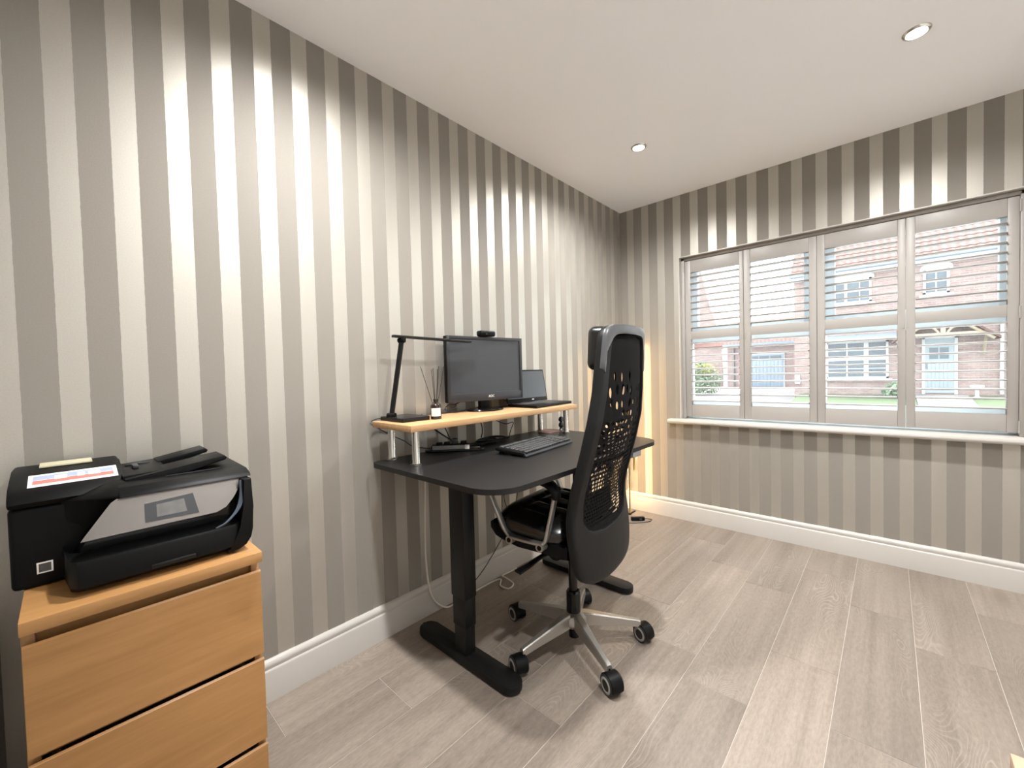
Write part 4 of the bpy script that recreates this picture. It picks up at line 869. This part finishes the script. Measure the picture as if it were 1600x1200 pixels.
for i in range(6): b.box(2.62+0.1*i, 2.70+0.1*i, 17.94, 17.955, 0.12, 1.12, 0.004)
dr_ = hm(b).build('door', mDoorBlue, hs_)
for xa, xb in ((2.66, 2.88), (2.92, 3.14)):
    for za, zb_ in ((1.24, 1.41), (1.46, 1.64)):
        b = MB(); b.box(xa, xb, 17.935, 17.95, za, zb_); hm(b).build('pane', mDarkGlass, dr_)
b = MB(); b.box(2.58, 2.60, 17.91, 17.95, 0.90, 1.10, 0.004); hm(b).build('handle', mDarkPipe, dr_)
# gabled timber porch
pc = []
b = MB(); b.box(1.88, 4.02, 17.16, 17.28, 2.00, 2.12, 0.01); pc.append(hm(b).build('tie_beam', mTimber, hs_))
for s_ in (-1, 1):
    b = MB(); b.ribbon([(2.95+s_*1.16, 17.2, 1.86), (2.95, 17.2, 2.82)], 0.12, 0.10, (0, 1, 0), 0); hm(b).build('porch_rafter', mTimber, hs_)
    b = MB(); b.ribbon([(2.95+s_*0.10, 17.22, 2.12), (2.95+s_*0.22, 17.22, 2.28), (2.95+s_*0.42, 17.22, 2.40)], 0.08, 0.07, (0, 1, 0), 4); hm(b).build('porch_brace', mTimber, hs_)
    b = MB(); b.ribbon([(2.95+s_*1.0, 17.96, 1.35), (2.95+s_*1.0, 17.75, 1.62), (2.95+s_*1.0, 17.35, 1.98)], 0.08, 0.08, (1, 0, 0), 4); hm(b).build('porch_bracket', mTimber, hs_)
    b = MB(); b.prism([(2.95, 2.90), (2.95+s_*1.28, 1.84), (2.95+s_*1.28, 1.92), (2.95, 2.99)], 'y', 17.05, 18.0); hm(b).build('porch_roof', mPantile, hs_)
b = MB(); b.box(2.89, 3.01, 17.16, 17.26, 2.10, 2.80); hm(b).build('king_post', mTimber, hs_)
b = MB(); b.box(-1.36, -1.18, 17.9, 18.0, 0.35, 0.72, 0.01); hm(b).build('meter_box', mRender, hs_)
b = MB(); b.tube([(4.35, 17.94, 0.0), (4.35, 17.94, 4.75)], 0.045, 8, 0); hm(b).build('downpipe', mRender, hs_)
t = thing('garden_post', 'small white pedestal planter beside the blue front door', 'planter', (3.76, 17.5, -0.09))
b = MB(); b.lathe([(0.0, 0), (0.09, 0), (0.05, 0.04), (0.045, 0.24), (0.10, 0.30), (0.11, 0.42), (0.0, 0.42)], n=16); b.build('pedestal', mRender, t)
b = MB(); b.lathe([(0.0, 0.30), (0.16, 0.33), (0.17, 0.40), (0.14, 0.41), (0.0, 0.40)], n=16); b.build('bowl', mRender, t)
# garage set back on the left
ga = thing('garage', 'low brick garage with blue door and red tiled roof beside the house', 'garage', (-4.4, 27, 0))
def gm(b_): bmesh.ops.translate(b_.bm, verts=b_.bm.verts[:], vec=(4.4, -27, 0)); return b_
b = MB(); b.box(-6.4, -1.5, 27, 32, -0.4, 2.55); gm(b).build('wall', mBrick, ga, smooth=False)
b = MB(); nx = int(5.2/0.0367)
for c in range(7):
    yb = 26.7+c*0.26; b.grid([[Vector((-6.6+0.0367*i, yb+dy, 2.62+(yb+dy-26.7)*0.88+dz+0.011*math.sin(2*PI*i/6))) for i in range(nx+1)] for dy, dz in ((0, -0.03), (0, 0.035), (0.28, 0.0))])
stuff(gm(b).build('roof_tiles', mPantile, ga))
b = MB(); b.prism([(26.72, 2.56), (28.5, 4.1), (32.2, 2.56)], 'x', -6.5, -1.5); gm(b).build('roof', mPantile, ga)
b = MB(); b.box(-6.6, -1.5, 26.62, 26.74, 2.50, 2.64); gm(b).build('gutter', mLead, ga)
b = MB(); b.box(-5.35, -3.15, 26.93, 27.02, -0.2, 1.98); gm(b).build('door_frame', mRender, ga)
b = MB(); b.box(-5.28, -3.22, 26.88, 26.94, -0.18, 1.90)
for i in range(10): b.box(-5.25+0.2*i, -5.09+0.2*i, 26.865, 26.885, -0.14, 1.55, 0.005)
gd = gm(b).build('door', M('garage_door_blue', (0.13, 0.165, 0.205), 0.5, var=0.02), ga)
for xa, xb in ((-5.15, -4.55), (-4.50, -3.95), (-3.90, -3.32)):
    b = MB(); b.box(xa, xb, 26.86, 26.885, 1.62, 1.80); gm(b).build('pane', mDarkGlass, gd)
b = MB(); b.tube([(-6.0, 26.93, -0.15), (-6.0, 26.93, 2.5)], 0.055, 8, 0); gm(b).build('downpipe', mDarkPipe, ga)
# neighbouring gable and low wall at the far left
gb = thing('gabled_house', 'far brick house with steep gable edge at the left of the window', 'house', (-10.5, 31, 0))
def lm(b_): bmesh.ops.translate(b_.bm, verts=b_.bm.verts[:], vec=(10.5, -31, 0)); return b_
b = MB(); b.prism([(-16, -0.6), (-8.15, -0.6), (-8.25, 4.6), (-8.55, 5.6), (-9.9, 11.5), (-16, 11.5)], 'y', 31, 37); lm(b).build('wall', mBrick, gb, smooth=False)
b = MB(); b.prism([(30.6, 2.75), (31.1, 3.25), (31.1, 2.70), (30.6, 2.65)], 'x', -13, -7.6); lm(b).build('lean_to_roof', mPantile, gb)
b = MB(); b.box(-13, -7.75, 30.7, 31.0, -0.6, 2.7); lm(b).build('lean_to_wall', mBrick, gb, smooth=False)
b = MB(); b.ribbon([(-8.50, 30.95, 5.5), (-9.85, 30.95, 11.4)], 0.25, 0.12, (0, 1, 0), 0); lm(b).build('bargeboard', mRender, gb)
# shrubs in front
def shrub(name, lab, cx, cy, z0, rx, rz, n, m, extra=None):
    tt = thing(name, lab, 'shrub', (cx, cy, z0)); bb = MB()
    for _ in range(n):
        a = random.uniform(0, 2*PI); q = random.random()**0.5; h = random.random(); rr_ = rx*q*math.sin(PI*min(0.95, 0.25+0.7*h))
        p = Vector((rr_*math.cos(a), rr_*math.sin(a), 0.1+h*rz)); s_ = random.uniform(0.05, 0.11); R3 = Euler((random.uniform(-1.2, 1.2), random.uniform(-1.2, 1.2), random.uniform(0, 6))).to_matrix()
        vs = [bb.bm.verts.new(p+R3 @ Vector(c)*s_) for c in ((-1, 0, 0), (0, -0.5, 0.1), (1, 0, 0), (0, 0.5, 0.1))]; bb.f(vs)
    stuff(bb.build('foliage', m, tt, smooth=False))
    bb = MB()
    for i in range(5): bb.tube([(0, 0, -0.1), (rx*0.3*math.cos(i*1.3), rx*0.3*math.sin(i*1.3), rz*0.4), (rx*0.5*math.cos(i*1.3), rx*0.5*math.sin(i*1.3), rz*0.8)], 0.02, 5, 3)
    bb.build('stems', mReed, tt)
    if extra:
        bb = MB()
        for _ in range(extra):
            p = Vector((random.gauss(rx*0.35, rx*0.25), random.gauss(-rx*0.4, rx*0.2), rz*random.uniform(0.62, 0.98))); s_ = 0.06
            vs = [bb.bm.verts.new(p+Vector(c)*s_) for c in ((-1, 0, 0), (0, -0.6, 0.3), (1, 0, 0), (0, 0.3, 0.6))]; bb.f(vs)
        stuff(bb.build('blossom', mFlower, tt, smooth=False))
shrub('flowering_shrub', 'large pale green shrub with yellow blossom beside the driveway', -6.15, 21.0, -0.38, 1.05, 1.75, 2200, mLeaf, 260)
shrub('low_shrub', 'low green shrub at the foot of the brick house wall', 1.75, 17.3, -0.15, 0.35, 0.45, 500, mLeaf)
